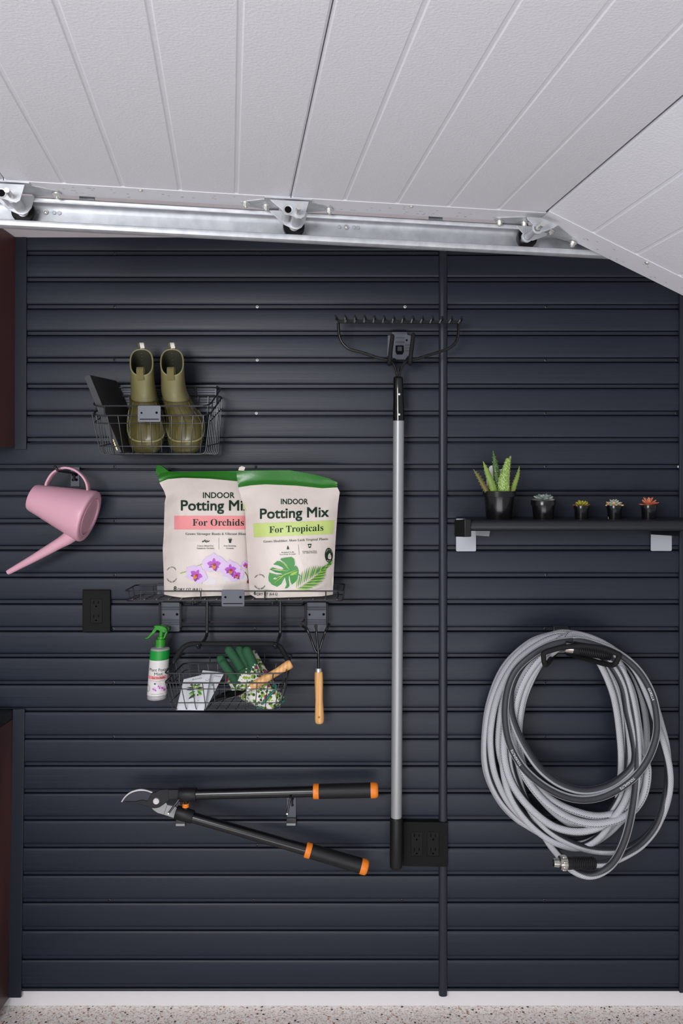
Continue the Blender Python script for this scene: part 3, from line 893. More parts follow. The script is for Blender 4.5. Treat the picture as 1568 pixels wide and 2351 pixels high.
def bag_mat(name, col, rough=.42, bs=.5):
    m = mat(name, col, rough); t = NT(m)
    n = t.noise(t.coord((1, 1, .6)), 22, 4, .55); t.bump(n, bs, .006); return m
CREAM = bag_mat('cream_bag_film', rgb(208, 197, 190), .45); BAND = bag_mat('green_bag_band', rgb(38, 108, 30), .3, .2)
INK = mat('dark_green_ink', rgb(14, 44, 30), .5, 0, .3); INKG = mat('grey_green_ink', rgb(74, 84, 76), .5, 0, .3)
PINKB = bag_mat('pink_print', rgb(224, 138, 140)); LIME = bag_mat('lime_print', rgb(182, 200, 116))
PETAL = mat('pale_orchid_print', rgb(202, 178, 214), .5); MAG = mat('magenta_print', rgb(168, 70, 178), .5); ORG_ = mat('orange_print', rgb(204, 110, 40), .5)
LEAFD = mat('leaf_green_print', rgb(44, 128, 44), .5); LEAFL = mat('leaf_lime_print', rgb(140, 176, 50), .5); GREYP = mat('print_shadow', rgb(206, 200, 202), .5)
REDP = mat('crimson_print', rgb(140, 26, 40), .5); MAGD = mat('purple_print', rgb(118, 40, 140), .5)
BAGM = [CREAM, BAND, INK, INKG, PINKB, LIME, PETAL, MAG, ORG_, LEAFD, LEAFL, GREYP, REDP, MAGD]

class Bag:
    def __init__(s, topl, bandl, botl, left, right, dc, T, seed, lean=.05):
        s.lean = lean
        s.a, s.b, s.c, s.L, s.R, s.dc, s.T, s.seed = topl, bandl, botl, left, right, dc, T, seed
    def xy(s, u, t):
        x0 = pl(s.a, s.a[0][0]);
        # rows: t 0 top, .14 band edge, 1 bottom
        xt = lerp(s.a[0][0], s.a[-1][0], u); xm = lerp(s.b[0][0], s.b[-1][0], u); xb = lerp(s.c[0][0], s.c[-1][0], u)
        yt, ym, yb = pl(s.a, xt), pl(s.b, xm), pl(s.c, xb)
        y = lerp(yt, ym, t / .14) if t < .14 else lerp(ym, yb, (t - .14) / .86)
        # outline at this row
        yl = lerp(s.a[0][1], s.b[0][1], t / .14) if t < .14 else lerp(s.b[0][1], s.c[0][1], (t - .14) / .86)
        yr = lerp(s.a[-1][1], s.b[-1][1], t / .14) if t < .14 else lerp(s.b[-1][1], s.c[-1][1], (t - .14) / .86)
        l = pl([(q[1], q[0]) for q in s.L], yl); r = pl([(q[1], q[0]) for q in s.R], yr)
        return lerp(l, r, u), y
    def th(s, u, t):
        e = 1 - abs(2 * u - 1) ** 3.2
        v = pl([(0, .0), (.10, .05), (.2, .34), (.36, .78), (.6, 1), (.85, 1.0), (.95, .86), (1, .62)], t)
        w = .0022 * math.sin(9 * u + 5 * t + s.seed) * math.sin(11 * t - 4 * u + s.seed * 2)
        wn = lambda a, b: max(0., math.sin(PI * min(max((t - a) / (b - a), 0), 1))) ** 2
        cr = .0034 * math.exp(-((u - .07 - .35 * (t - .15)) / .055) ** 2) * wn(.1, .6) + .0030 * math.exp(-((u - .95 + .3 * (t - .14)) / .06) ** 2) * wn(.08, .52) + .0016 * math.exp(-((u - .12 - .2 * (t - .75)) / .05) ** 2) * wn(.55, 1.0)
        ed = .0016 * math.sin(46 * t + 3 * s.seed + 8 * u) * abs(2 * u - 1) ** 4
        return s.T * e * v + (w + cr) * min(1, t * 4) + ed + .0012
    def dd(s, t): return s.dc + s.lean * (t - 1)
    def front(s, u, t):
        x, y = s.xy(u, t); return P(x, y, s.dd(t) + s.th(u, t))
    def back(s, u, t):
        x, y = s.xy(u, t); return P(x, y, s.dd(t) - min(.5 * s.th(u, t), .02))
    def on(s, x, y, off=.0014):
        u, t = .5, .5
        for _ in range(12):
            X0, Y0 = s.xy(u, t); e = 1e-3
            X1, Y1 = s.xy(u + e, t); X2, Y2 = s.xy(u, t + e)
            a, b, c, d = (X1 - X0) / e, (X2 - X0) / e, (Y1 - Y0) / e, (Y2 - Y0) / e
            det = a * d - b * c
            if abs(det) < 1e-9: break
            dx, dy = x - X0, y - Y0
            u += (d * dx - b * dy) / det; t += (a * dy - c * dx) / det
            u = min(max(u, 0), 1); t = min(max(t, 0), 1)
        return P(x, y, s.dd(t) + s.th(u, t) + off)
    def body(s, mb, lo=0., hi=1., m_=0):
        nu, nv = 90, 110
        nv = max(8, int(nv * (hi - lo)))
        mb.grid(lambda u, t: s.front(u, lerp(lo, hi, t)), nu, nv, m_)
        mb.grid(lambda u, t: s.back(u, lerp(lo, hi, t)), nu, nv, m_)
        for u in (0, 1):
            for j in range(nv):
                a, b = lerp(lo, hi, j / nv), lerp(lo, hi, (j + 1) / nv)
                mb.add([s.front(u, a), s.back(u, a), s.back(u, b), s.front(u, b)], [(0, 1, 2, 3)], m_)
        for tt in (lo, hi):
            for i in range(nu):
                a, b = i / nu, (i + 1) / nu
                mb.add([s.front(a, tt), s.back(a, tt), s.back(b, tt), s.front(b, tt)], [(0, 1, 2, 3)], m_)
    def band_poly(s, mb, q, mat_, n=24):
        """printed stripe between the corners q = TL, TR, BR, BL"""
        mb.grid(lambda u, v: s.on(lerp(lerp(q[0][0], q[1][0], u), lerp(q[3][0], q[2][0], u), v), lerp(lerp(q[0][1], q[1][1], u), lerp(q[3][1], q[2][1], u), v), .0007), n * 2, 14, mat_)
c6 = lambda x, y: (340 + x / 3.409, 1050 + y / 3.409)
c6b = lambda x, y: (360 + x / 7.127, 1230 + y / 7.127)
c7 = lambda x, y: (560 + x / 6.533, 1220 + y / 6.533)

bl = Bag([(362, 1085), (385, 1082.5), (420, 1083.5), (480, 1082), (545, 1081), (585, 1083)],
         [(366, 1108), (385, 1100), (420, 1097), (480, 1099), (545, 1105), (588, 1107)],
         [(377, 1365), (395, 1369), (418, 1372), (440, 1370.5), (500, 1368), (560, 1368), (578, 1366)],
         [(362, 1085), (366, 1108), (377, 1128), (381, 1140), (378, 1155), (376, 1230), (373.5, 1260), (376, 1320), (377, 1365)],
         [(585, 1083), (588, 1107), (583, 1150), (580, 1250), (578, 1366)], .133, .040, 1.3, .062)
br = Bag([(542, 1081), (600, 1080), (665, 1079.5), (720, 1089), (755, 1098), (774.5, 1107)],
         [(547, 1119), (575, 1114.5), (610, 1112), (680, 1115), (740, 1121), (774.5, 1119)],
         [(573, 1364), (588, 1373), (620, 1373), (680, 1371), (740, 1369), (764, 1365)],
         [(542, 1081), (547, 1119), (556, 1150), (563, 1178), (564, 1220), (569, 1300), (573, 1364)],
         [(774.5, 1107), (774.5, 1119), (780, 1130), (776, 1158), (771, 1230), (767, 1300), (764, 1365)], .150, .046, 4.1, .040)

# --- left bag
t = thing('potting_mix_bag', 'cream potting mix bag with orchid print, partly behind the tropical leaf print bag', 'bag', P(477, 1369, .075), 'potting mix bags')
mb = MB(); bl.body(mb, 0, .14); f = bl.on
# folded ear at the upper left corner
ear = [P(356.5, 1088, .072), P(359, 1071, .067), (P(365, 1067, .066)), P(372, 1070, .067), P(388, 1083, .071), P(372, 1086, .074)]
mb.add(ear + [p + Y * .012 for p in ear], [(0, 1, 2, 3, 4, 5), (11, 10, 9, 8, 7, 6)] + [(i, i + 6, (i + 1) % 6 + 6, (i + 1) % 6) for i in range(6)], 0)
mb.build('top_band', BAND, t, sharp=70); mb = MB(); bl.body(mb, .14, 1)
text_on(mb, f, 'INDOOR', *[c6(430, 0)[0], c6(675, 0)[0]], c6(0, 318)[1], 13.0, 2, .022)
text_on(mb, f, 'Potting Mix', c6(258, 0)[0], c6(812, 0)[0] - 2, c6(0, 415)[1], 23.5, 2, .026)
q = [c6(204, 457), (579, c6(0, 457)[1]), (577, c6(0, 565)[1]), c6(203, 565)]
bl.band_poly(mb, q, 4)
text_on(mb, f, serif('For Orchids'), c6(348, 0)[0], c6(750, 0)[0], c6(0, 535)[1], 15.6, 2, .004)
text_on(mb, f, serif('Grows Stronger Roots & Vibrant Blooms'), c6(293, 0)[0], 573.5, c6(0, 608)[1], 5.6, 3)
for s_, x0, x1, yb in (('Coarse Blend For', 384, 512, 698), ('Epiphytic Orchids', 381, 517, 717), ('Fast-Draining', 592, 689, 698), ('Formula', 611, 671, 717)):
    text_on(mb, f, serif(s_), c6(x0, 0)[0], c6(x1, 0)[0], c6(0, yb)[1], 3.3, 3)
poly_on(mb, f, [c6(552, 630), c6(554, 630), c6(554, 720), c6(552, 720)], 3)
# icons: a heap of bark and a pot
for x, y, w, h, r in ((430, 658, 5, 2.2, .4), (440, 652, 5, 2, -.5), (450, 659, 5.5, 2.4, .2), (461, 654, 5, 2, .8), (471, 659, 5.5, 2.2, -.4), (447, 648, 3.5, 1.6, .9), (426, 663, 3, 1.4, 0), (456, 664, 4, 1.6, 0), (477, 653, 3, 1.4, -.9)):
    disc_on(mb, f, *c6(x, y), w / 2, h / 2, 2, r, 10)
poly_on(mb, f, [c6(627, 640), c6(657, 640), c6(656, 648), c6(652, 649), c6(649, 670), c6(634, 670), c6(631, 649), c6(628, 648)], 2)
for x in (633, 642, 651): disc_on(mb, f, *c6(x, 634), .8, .8, 2, 0, 8)
# stamp, without its code
text_arc(mb, f, 'PARA ESPAÑOL', *c6b(243, 635), 17.3, math.radians(146), math.radians(34), 3.0, 2, sx=.72)
text_arc(mb, f, 'SCAN FOR SPANISH', *c6b(243, 635), 17.3, math.radians(212), math.radians(328), 3.0, 2, True, sx=.72)
text_on(mb, f, '8', c6(200, 0)[0], c6(222, 0)[0], c6(0, 1042)[1], 9.5, 2, .02)
text_on(mb, f, 'DRY QT (8.8 L)', c6(232, 0)[0], c6(420, 0)[0], c6(0, 1046)[1], 6.5, 2, .012)
# orchids
def orchid(cx, cy, r, rot, k=1.0, flip=1):
    for off, (a, ln, w, m_) in enumerate(((90, .95, .85, 6), (215, .95, .8, 6), (325, .95, .8, 6), (172, 1.05, 1.25, 6), (8, 1.05, 1.25, 6))):
        a = math.radians(a + rot)
        leaf_on(mb, lambda x, y: f(x, y, .0018 + .00012 * off), cx, cy, cx + r * ln * math.cos(a) * k, cy - r * ln * math.sin(a), r * w, m_, 10, .40)
        leaf_on(mb, lambda x, y: f(x, y, .0027), cx, cy, cx + r * ln * .55 * math.cos(a) * k, cy - r * ln * .55 * math.sin(a), r * w * .34, 7 if off != 1 else 13, 8)
    a = math.radians(-75 + rot); leaf_on(mb, lambda x, y: f(x, y, .0030), cx, cy, cx + r * .62 * math.cos(a), cy - r * .62 * math.sin(a), r * .42, 13, 8)
    a = math.radians(-90 + rot); leaf_on(mb, lambda x, y: f(x, y, .0033), cx, cy - r * .08, cx + r * .45 * math.cos(a), cy - r * .45 * math.sin(a), r * .36, 8, 8)
    disc_on(mb, lambda x, y: f(x, y, .0036), cx + r * .04, cy + r * .04, r * .14, r * .12, 12, 0, 10)
stem = [c6b(380, 615), c6b(470, 590), c6b(640, 510), c6b(740, 460)]
for (xa, ya), (xb, yb) in zip(stem, stem[1:]): poly_on(mb, lambda x, y: f(x, y, .0008), [(xa, ya - 1.1), (xb, yb - 1.1), (xb, yb + 1.1), (xa, ya + 1.1)], 10)
for x, y, rx, ry in ((860, 740, 16, 10), (1150, 690, 13, 8), (1420, 700, 9, 9)): disc_on(mb, lambda x_, y_: f(x_, y_, .0007), *c6b(x, y), rx, ry, 11)
orchid(*c6b(645, 640), 26, -25, 1.0)
orchid(*c6b(935, 465), 28, 0, 1.0)
orchid(*c6b(1300, 645), 19, 20, 1.0)
orchid(*c6b(1205, 555), 25, 5, .95)
orchid(*c6b(1450, 480), 12.5, 10, .8)
bud = [c6b(1440, 590), c6b(1480, 650), c6b(1500, 740)]
for (xa, ya), (xb, yb) in zip(bud, bud[1:]): poly_on(mb, f, [(xa - .7, ya), (xb - .7, yb), (xb + .7, yb), (xa + .7, ya)], 2)
disc_on(mb, f, *c6b(1490, 755), 2, 4, 12)
mb.build('bag_film', BAGM, t, sharp=70)

# --- right bag
t = thing('potting_mix_bag', 'cream potting mix bag with tropical leaf print, standing in front of the orchid print bag', 'bag', P(670, 1370, .14), 'potting mix bags')
mb = MB(); br.body(mb, 0, .14); f = br.on; mb.build('top_band', BAND, t, sharp=70); mb = MB(); br.body(mb, .14, 1)
# turned-over corner of the seam
tabp = [P(547, 1080, .109), P(549, 1073, .107), P(555, 1070, .106), P(563, 1073, .106), P(560, 1081, .109)]
mb.add(tabp + [p + Y * .003 for p in tabp], [(0, 1, 2, 3, 4), (9, 8, 7, 6, 5)] + [(i, i + 5, (i + 1) % 5 + 5, (i + 1) % 5) for i in range(5)], 0)
text_on(mb, f, 'INDOOR', c6(1040, 0)[0], c6(1250, 0)[0], c6(0, 366)[1], 12.2, 2, .022)
text_on(mb, f, 'Potting Mix', c6(877, 0)[0], c6(1413, 0)[0], c6(0, 480)[1], 23, 2, .026, -.03)
br.band_poly(mb, [c6(822, 518), c6(1459, 493), c6(1447, 600), c6(828, 627)], 5)
br.band_poly(mb, [c6(736, 345), c6(748, 362), c6(772, 425), c6(757, 410)], 5, 4)
text_on(mb, f, serif('For Tropicals'), c6(948, 0)[0], c6(1372, 0)[0], c6(0, 592)[1], 15.2, 2, .004, -.042)
text_on(mb, f, serif('Grows Healthier, More Lush Tropical Plants'), c6(903, 0)[0], c6(1408, 0)[0], c6(0, 668)[1], 5.4, 3, .004, -.042)
for s_, x0, x1, yb in (('Designed To Be', 1043, 1142, 749), ('Less Prone To Gnats', 1030, 1156, 765), ('Contains Lava Rock', 1207, 1321, 741), ('For Added Drainage', 1210, 1323, 753)):
    text_on(mb, f, serif(s_), c6(x0, 0)[0], c6(x1, 0)[0], c6(0, yb)[1], 2.9, 3, 0, -.03)
poly_on(mb, f, [c6(1174, 683), c6(1176, 683), c6(1184, 761), c6(1182, 761)], 3)
poly_on(mb, f, [c7(658, 208), c7(672, 240), c7(680, 275), c7(664, 262), c7(658, 278), c7(650, 262), c7(640, 276), c7(646, 240)], 2)
poly_on(mb, f, [c7(955, 188), c7(1016, 186), c7(1012, 198), c7(1002, 246), c7(972, 248), c7(960, 200)], 2)
disc_on(mb, lambda x, y: f(x, y, .0024), *c7(986, 215), 2.2, 2, 0, 0, 8)
disc_on(mb, f, *c7(1274, 358), 9.3, 17, 2, -.03, 28)
f2 = lambda x, y: f(x, y, .0026)
text_on(mb, f2, serif('6'), c7(1262, 0)[0], c7(1306, 0)[0], c7(0, 396)[1], 11, 0, .01)
text_arc(mb, f2, 'FEEDS UP TO', *c7(1274, 358), 13.2, math.radians(150), math.radians(30), 2.5, 0, sx=.55)
text_arc(mb, f2, 'MONTHS', *c7(1274, 358), 13.6, math.radians(235), math.radians(305), 2.5, 0, True, sx=.55)
text_arc(mb, f, 'PARA ESPAÑOL', *c7(238, 756), 16.6, math.radians(146), math.radians(34), 3.1, 2, sx=.82)
text_arc(mb, f, 'SCAN FOR SPANISH', *c7(238, 756), 16.6, math.radians(212), math.radians(328), 3.1, 2, True, sx=.82)
text_on(mb, f, '6', c7(148, 0)[0], c7(184, 0)[0], c7(0, 952)[1], 8, 2, .02)
text_on(mb, f, 'DRY QT (6.6 L)', c7(195, 0)[0], c7(500, 0)[0], c7(0, 962)[1], 6, 2, .014, -.02)
# split leaf
mon = [(880, 690), (818, 640), (820, 590), (805, 540), (772, 510), (752, 540), (765, 480), (752, 410), (712, 383), (630, 392), (560, 405), (545, 425), (610, 470), (665, 530),
       (600, 490), (540, 445), (500, 445), (437, 497), (510, 510), (575, 540), (600, 570), (540, 575), (430, 540), (385, 570), (470, 615), (560, 632), (580, 648), (500, 650), (380, 620), (366, 690),
       (372, 745), (420, 800), (498, 832), (560, 790), (612, 690), (622, 720), (640, 800), (612, 858), (660, 850), (684, 815), (672, 720), (678, 650), (700, 760), (720, 800), (770, 760), (806, 710), (818, 655)]
sh = [(x + 14, y + 16) for x, y in mon[7:]]
ctr = (640, 650)
def fan(pts, m_, off):
    c = c7(*ctr); pp = [c7(*p) for p in pts]
    from mathutils.geometry import tessellate_polygon
    tri = tessellate_polygon([[Vector((x, y, 0)) for x, y in pp]])
    mb.add([f(x, y, off) for x, y in pp], [list(q) for q in tri], m_)
fan(sh, 11, .0012); fan(mon, 9, .0019)
for a, b in (((820, 560), (400, 740)), ((690, 585), (560, 440)), ((660, 600), (440, 560)), ((640, 620), (440, 790)), ((700, 620), (800, 650))):
    leaf_on(mb, lambda x, y: f(x, y, .0026), *c7(*a), *c7(*b), 2.2, 10, 6)
leaf_on(mb, lambda x, y: f(x, y, .0027), *c7(690, 660), *c7(810, 600), 6, 10, 6)
# palm frond
r0, r1 = (785, 858), (1300, 480)
for i in range(19):
    g = i / 18; x = lerp(r0[0], r1[0], g); y = lerp(r0[1], r1[1], g) - 40 * math.sin(PI * g) * -.4
    L1 = lerp(150, 300, math.sin(PI * min(g * 1.25 + .1, 1))) * (1 - .55 * g)
    a = math.radians(lerp(84, 52, g)); leaf_on(mb, lambda x_, y_: f(x_, y_, .0020), *c7(x, y), *c7(x + L1 * math.cos(a) * .9, y - L1 * math.sin(a)), 2.5, 9 if i % 3 else 10, 6)
    L2 = lerp(120, 330, math.sin(PI * min(g * 1.1 + .15, 1))) * (1 - .6 * g)
    a = math.radians(lerp(-4, 22, g)); leaf_on(mb, lambda x_, y_: f(x_, y_, .0024), *c7(x, y), *c7(min(x + L2 * math.cos(a), 1330), y - L2 * math.sin(a) * (1 if g > .5 else 1)), 3.0, 9 if i % 2 else 10, 6)
mb.build('bag_film', BAGM, t, sharp=70)

# ------------------------------------------------------------------ tool rack under the shelf
t = thing('tool_rack', 'black wire tool rack with two plates and two long hooks, under the wire shelf', 'rack', P(560, 1449, .03))
for x0, x1 in ((369, 412.5), (704, 749)):
    holed = holed_plate('rack_plate', t, (x0, 1383, x1, 1450), .022, .020, GUN, ((x0 + 6.5, 1411, .0031), (x1 - 6, 1410.5, .0037)), ())
    for y in (1394.5, 1399.5, 1423.5, 1428.5, 1433.5):
        mb = MB(); mb.cyl(P(x0 + 1, y, .0228), P(x1 - 2, y, .0228), .0019, n=8); mb.build('plate_rib', GUN, holed)
    for px in (x0 - 2.8, x1 + 2.6):
        mb = MB(); mb.tube(rounded([P(px + 2, 1384, .012), P(px, 1385, .034), P(px, 1444, .034), P(px, 1447, .048), P(px - 1.5, 1441, .054)], .005), .0024, 10)
        mb.build('plate_bar', BLK, t)
for y in (1387, 1428):
    mb = MB(); mb.tube(rounded([P(417, y - 6, .014), P(421, y, .024), P(695, y, .024), P(699, y - 6, .014)], .006), .0020, 10); mb.build('cross_rod', BLK, t)
for x, tip in ((475.5, (455, 1485)), (643.5, (632, 1484))):
    mb = MB()
    ux = x - (850 - x) * .09
    mb.tube(rounded([P(x - (850 - x) * .088, 1386, .222), P(x - (850 - x) * .07, 1387, .20), P(x, 1370, .036), P(x, 1456, .036), P(x - 5, 1468.5, .060), P(tip[0] + 2, 1482.5, .158), P(tip[0], 1481, .164)], .010, False, 5), .0044, 12)
    hk = mb.build('long_hook', BLK, t)
    mb = MB(); mb.capsule(P(x - (850 - x) * .088, 1387, .222), P(x - (850 - x) * .088, 1383.5, .225), .0050, .0044)
    mb.build('hook_tip', RUBBER, hk)
    mb = MB(); mb.capsule(P(tip[0] + 1.2, 1486, .160), P(tip[0] - 1.2, 1482, .166), .0056, .0046); mb.build('hook_tip', RUBBER, hk)

# ------------------------------------------------------------------ spray bottle
CLEAR = mat('clear_plastic', rgb(196, 194, 196), .12, 0, .5); CLEAR.node_tree.nodes['Principled BSDF'].inputs['Alpha'].default_value = .5
GREENP = mat('green_plastic', rgb(40, 134, 30), .3); GREENL = mat('green_label', rgb(14, 138, 50), .4); LABW = mat('white_label', rgb(210, 206, 206), .4); WHITEP = LABW
GDK = mat('dark_green_plastic', rgb(16, 60, 20), .4)
ds = .075
bt = P(359.5, 1604, ds); tp = P(368, 1484, ds); axs = (tp - bt).normalized(); Ls = (tp - bt).length; RS = 21.6 * S(ds)
t = thing('spray_bottle', 'white and green spray bottle with green trigger hanging beside the small wire basket', 'spray bottle', bt)
k = Ls / 120
mb = MB(); mb.lathe([(0, 0), (RS * .90, 0), (RS * .98, k * 1.2), (RS, k * 4), (RS, k * 113), (RS * .97, k * 116), (RS * .85, k * 117.4), (RS * .42, k * 118.4), (RS * .42, k * 121)], bt, axs, 48)
bd = mb.build('bottle', CLEAR, t, sharp=50)
mb = MB(); mb.lathe([(0, k * 4), (RS * .93, k * 4), (RS * .93, k * 8.5), (0, k * 8.5)], bt, axs, 36); mb.build('liquid', mat('mist_liquid', rgb(170, 168, 168), .2), bd)
sx_ = X - axs * X.dot(axs); sx_.normalize()
def cyl_on(x, y, off=.0007):
    """photo pixel -> point on the label of the bottle"""
    q = P(x, y, ds); h = (q - bt).dot(axs); a = (q - bt).dot(sx_)
    a = max(-RS * .999, min(RS * .999, a)); r = RS + off
    return bt + axs * h + sx_ * (a * r / RS) - Y * math.sqrt(max(r * r - (a * r / RS) ** 2, 0))
mb = MB()
def lab(h0, h1, m_): mb.lathe([(RS, k * h0), (RS + .0005, k * h0), (RS + .0005, k * h1), (RS, k * h1)], bt, axs, 48, m_)
lab(10, 91.5, 0); lab(91.6, 113, 1)
c4 = lambda x, y: (320 + x / 11.76, 1420 + y / 11.76)
text_on(mb, cyl_on, 'Plant Food', c4(330, 0)[0], c4(790, 0)[0] + .5, c4(0, 1372)[1], 6.8, 2, .008)
text_on(mb, cyl_on, 'Mist', c4(470, 0)[0], c4(680, 0)[0], c4(0, 1480)[1], 6.8, 2, .008)
g = lambda q: mb.grid(lambda u, v: cyl_on(*[lerp(lerp(q[0][i], q[1][i], u), lerp(q[3][i], q[2][i], u), v) for i in (0, 1)]), 16, 1, 3)
g([c4(285, 1495), c4(770, 1500), c4(762, 1598), c4(282, 1583)])
f3 = lambda x, y: cyl_on(x, y, .0011)
text_on(mb, f3, serif('For Orchids'), c4(408, 0)[0], c4(716, 0)[0], c4(0, 1568)[1], 4.4, 2)
for y, x0, x1 in ((1622, 355, 735), (1648, 500, 620), (1698, 525, 650), (1976, 385, 680), (2030, 270, 700)):
    for q in range(14):
        a, b = lerp(x0, x1, q / 14), lerp(x0, x1, (q + .72) / 14); poly_on(mb, f3, [c4(a, y + 6 * q / 14), c4(b, y + 6 * q / 14), c4(b, y + 7 + 6 * q / 14), c4(a, y + 7 + 6 * q / 14)], 4)
poly_on(mb, f3, [c4(465, 1682), c4(512, 1684), c4(506, 1722), c4(472, 1720)], 2)
for kx in range(24):
    a = 2 * PI * kx / 24; b2 = 2 * PI * (kx + 1) / 24
    cx, cy = c4(285, 1838); r_o, r_i = 5.2, 4.7
    poly_on(mb, f3, [(cx + r_o * math.cos(a), cy + 1.45 * r_o * math.sin(a)), (cx + r_o * math.cos(b2), cy + 1.45 * r_o * math.sin(b2)), (cx + r_i * math.cos(b2), cy + 1.45 * r_i * math.sin(b2)), (cx + r_i * math.cos(a), cy + 1.45 * r_i * math.sin(a))], 4)
for (x, y, r, rot) in ((480, 1850, 5.6, -.4), (600, 1790, 5.2, .2), (690, 1850, 6, .1)):
    cx, cy = c4(x, y)
    for i in range(5):
        a = rot + 2 * PI * i / 5; leaf_on(mb, lambda X_, Y_: cyl_on(X_, Y_, .0010 + .0001 * i), cx, cy, cx + r * math.cos(a), cy + r * math.sin(a), r * .7, 5 if i % 2 else 6, 6)
    disc_on(mb, lambda X_, Y_: cyl_on(X_, Y_, .0017), cx, cy, .9, .9, 7, 0, 8)
mb.build('label', [LABW, GREENL, INK, PINKB, INKG, MAG, PETAL, ORG_], bd, sharp=50)
cA = bt + axs * (Ls + .0005); w_ = 11.2 * S(ds)
mb = MB(); mb.lathe([(0, 0), (w_, 0), (w_, k * 14.5), (w_ * .97, k * 16), (w_ * .68, k * 16.4), (w_ * .68, k * 22.5), (w_ * .45, k * 22.6), (w_ * .42, k * 36), (0, k * 36)], cA, axs, 36)
mb.build('cap', GREENP, t, sharp=40)
# trigger head: shroud, back strut and lever, traced and given real width
def slab(name, pts, d0, d1, m, parent, bev=.0012):
    mb = MB(); mb.prism([P(*c4(x, y), d1) for x, y in pts], (0, d1 - d0, 0)); return mb.build(name, m, parent, bevel=bev)
hd = slab('trigger_head', [(385, 205), (430, 196), (520, 192), (610, 205), (690, 240), (735, 290), (742, 335), (715, 372), (660, 385), (610, 370), (560, 345), (500, 315), (450, 320), (410, 345), (400, 300), (420, 240), (390, 232)], ds - .011, ds + .011, GREENP, t, .002)
slab('strut', [(715, 340), (760, 345), (690, 520), (650, 570), (632, 560), (672, 440)], ds - .007, ds + .007, GREENP, hd)
slab('nozzle', [(700, 215), (800, 235), (815, 265), (800, 345), (745, 360), (735, 290)], ds - .022, ds - .002, GDK, hd)
slab('trigger', [(400, 250), (470, 235), (462, 320), (420, 375), (330, 452), (262, 520), (220, 545), (165, 548), (143, 538), (150, 525), (205, 515), (255, 470), (330, 370), (385, 290)], ds - .006, ds + .009, GREENP, t, .0015)
slab('trigger_pivot', [(455, 330), (560, 355), (540, 392), (470, 352)], ds - .005, ds + .004, DARK, hd, .0005)
mb = MB(); c = P(*c4(700, 325), ds + .0115); mb.lathe([(.0012, .0006), (.0022, .0006), (.0022, -.001)], c, (0, -1, 0), 14); mb.build('pivot_pin', GDK, hd)

# ------------------------------------------------------------------ hand cultivator
TAN = m_wood('pale_wood_handle', rgb(204, 148, 88), rgb(222, 172, 110), 9, (9, 9, 1.2), .42, 6.)
t = thing('hand_cultivator', 'three-pronged hand cultivator with a wooden handle hanging from the right rack plate', 'garden tool', P(733, 1660, .06))
dk = .062
for i, pth in enumerate(([(731, 1500, dk), (724, 1493, dk), (716, 1472, dk), (705, 1444, dk), (701, 1441, dk + .012), (690.5, 1435, dk + .045)],
                         [(731, 1500, dk + .004), (729, 1480, dk + .004), (726.5, 1450, dk + .004), (726, 1444, dk + .008), (725, 1437, dk + .05)],
                         [(731, 1500, dk), (734, 1490, dk), (741, 1468, dk), (747.5, 1448, dk), (750, 1443, dk + .012), (755, 1434, dk - .03)])):
    mb = MB(); pts = [P(*q) for q in crom(pth, 5)]
    n = len(pts); mb.tube(pts, [.0033 if k < n * .72 else lerp(.0033, .0052 if i != 1 else .0056, (k / n - .72) / .28) for k in range(n)], 10)
    mb.build('prong', BLKGLOSS, t)
mb = MB(); mb.tube([P(731, 1488, dk + .003), P(731, 1500, dk + .003), P(731.5, 1536, dk + .004)], .0036, 12); mb.build('shank', BLKGLOSS, t)
hb = P(731.5, 1534, dk + .004); he = P(733.5, 1660.5, dk + .004); hx = (he - hb).normalized(); hl = (he - hb).length; u_ = S(dk)
mb = MB(); mb.lathe([(0, 0), (6 * u_, 0), (7.2 * u_, .002), (7.4 * u_, .009), (7.8 * u_, .010)], hb, hx, 24); mb.build('ferrule', ZINC, t)
mb = MB(); mb.lathe([(0, .0085)] + [(r * u_, hl * q) for q, r in ((.065, 8.9), (.12, 9.6), (.25, 9.9), (.42, 9.2), (.58, 8.9), (.75, 9.9), (.88, 10.6), (.955, 10.4), (.985, 9.2), (1, 7.5))] + [(0, hl)], hb, hx, 28)
hnd = mb.build('handle', TAN, t, sharp=60)
mb = MB(); c = P(732.5, 1647, dk + .004 + 10.6 * u_ + .0004); mb.lathe([(.0012, .0004), (.003, .0002), (.0032, -.0015)], c, (0, -1, 0), 14); mb.lathe([(0, -.0004), (.0018, -.0004)], c, (0, -1, 0), 12, 1); mb.build('eyelet', [mat('brass_eyelet', rgb(150, 112, 70), .35, .9), DARK], hnd)

# ------------------------------------------------------------------ hand basket hanging by its handle
gF, gB = .242, .045
t = thing('wire_basket', 'small black wire carry basket with a padded handle hanging from two hooks', 'basket', P(518, 1632, .14))
top = [P(377, 1546, gF), P(655, 1546, gF), P(671, 1502, gB), P(418, 1502, gB)]
low = [P(377, 1568, gF), P(653, 1568, gF), P(668, 1522, gB), P(421, 1523, gB)]
bot = [P(394, 1631, gF - .012), P(642, 1631, gF - .012), P(654, 1593, gB + .012), P(434, 1593, gB + .012)]
wire_basket(t, top, low, bot, 11, 7, (.125, .51, .90), (.22, .72), .0020, .00115, .016, BLK)
lm = lerp(top[0], top[3], .47); rmid = lerp(top[1], top[2], .60)
hp = [lm, lm + (P(401, 1516, .14) - lm) * .5, P(403, 1512, .142), P(424, 1478, .142), P(641, 1478, .142), P(660, 1514, .140), rmid]
for q in ([lm, P(403, 1512, .142)], [P(659, 1512, .14), rmid]):
    mb = MB(); mb.tube(q, .0024, 10); mb.build('handle_wire', BLK, t)
mb = MB(); pth = rounded([P(398.5, 1519, .142), P(424, 1478, .142), P(641, 1478, .142), P(660.5, 1516, .140)], .026, False, 8)
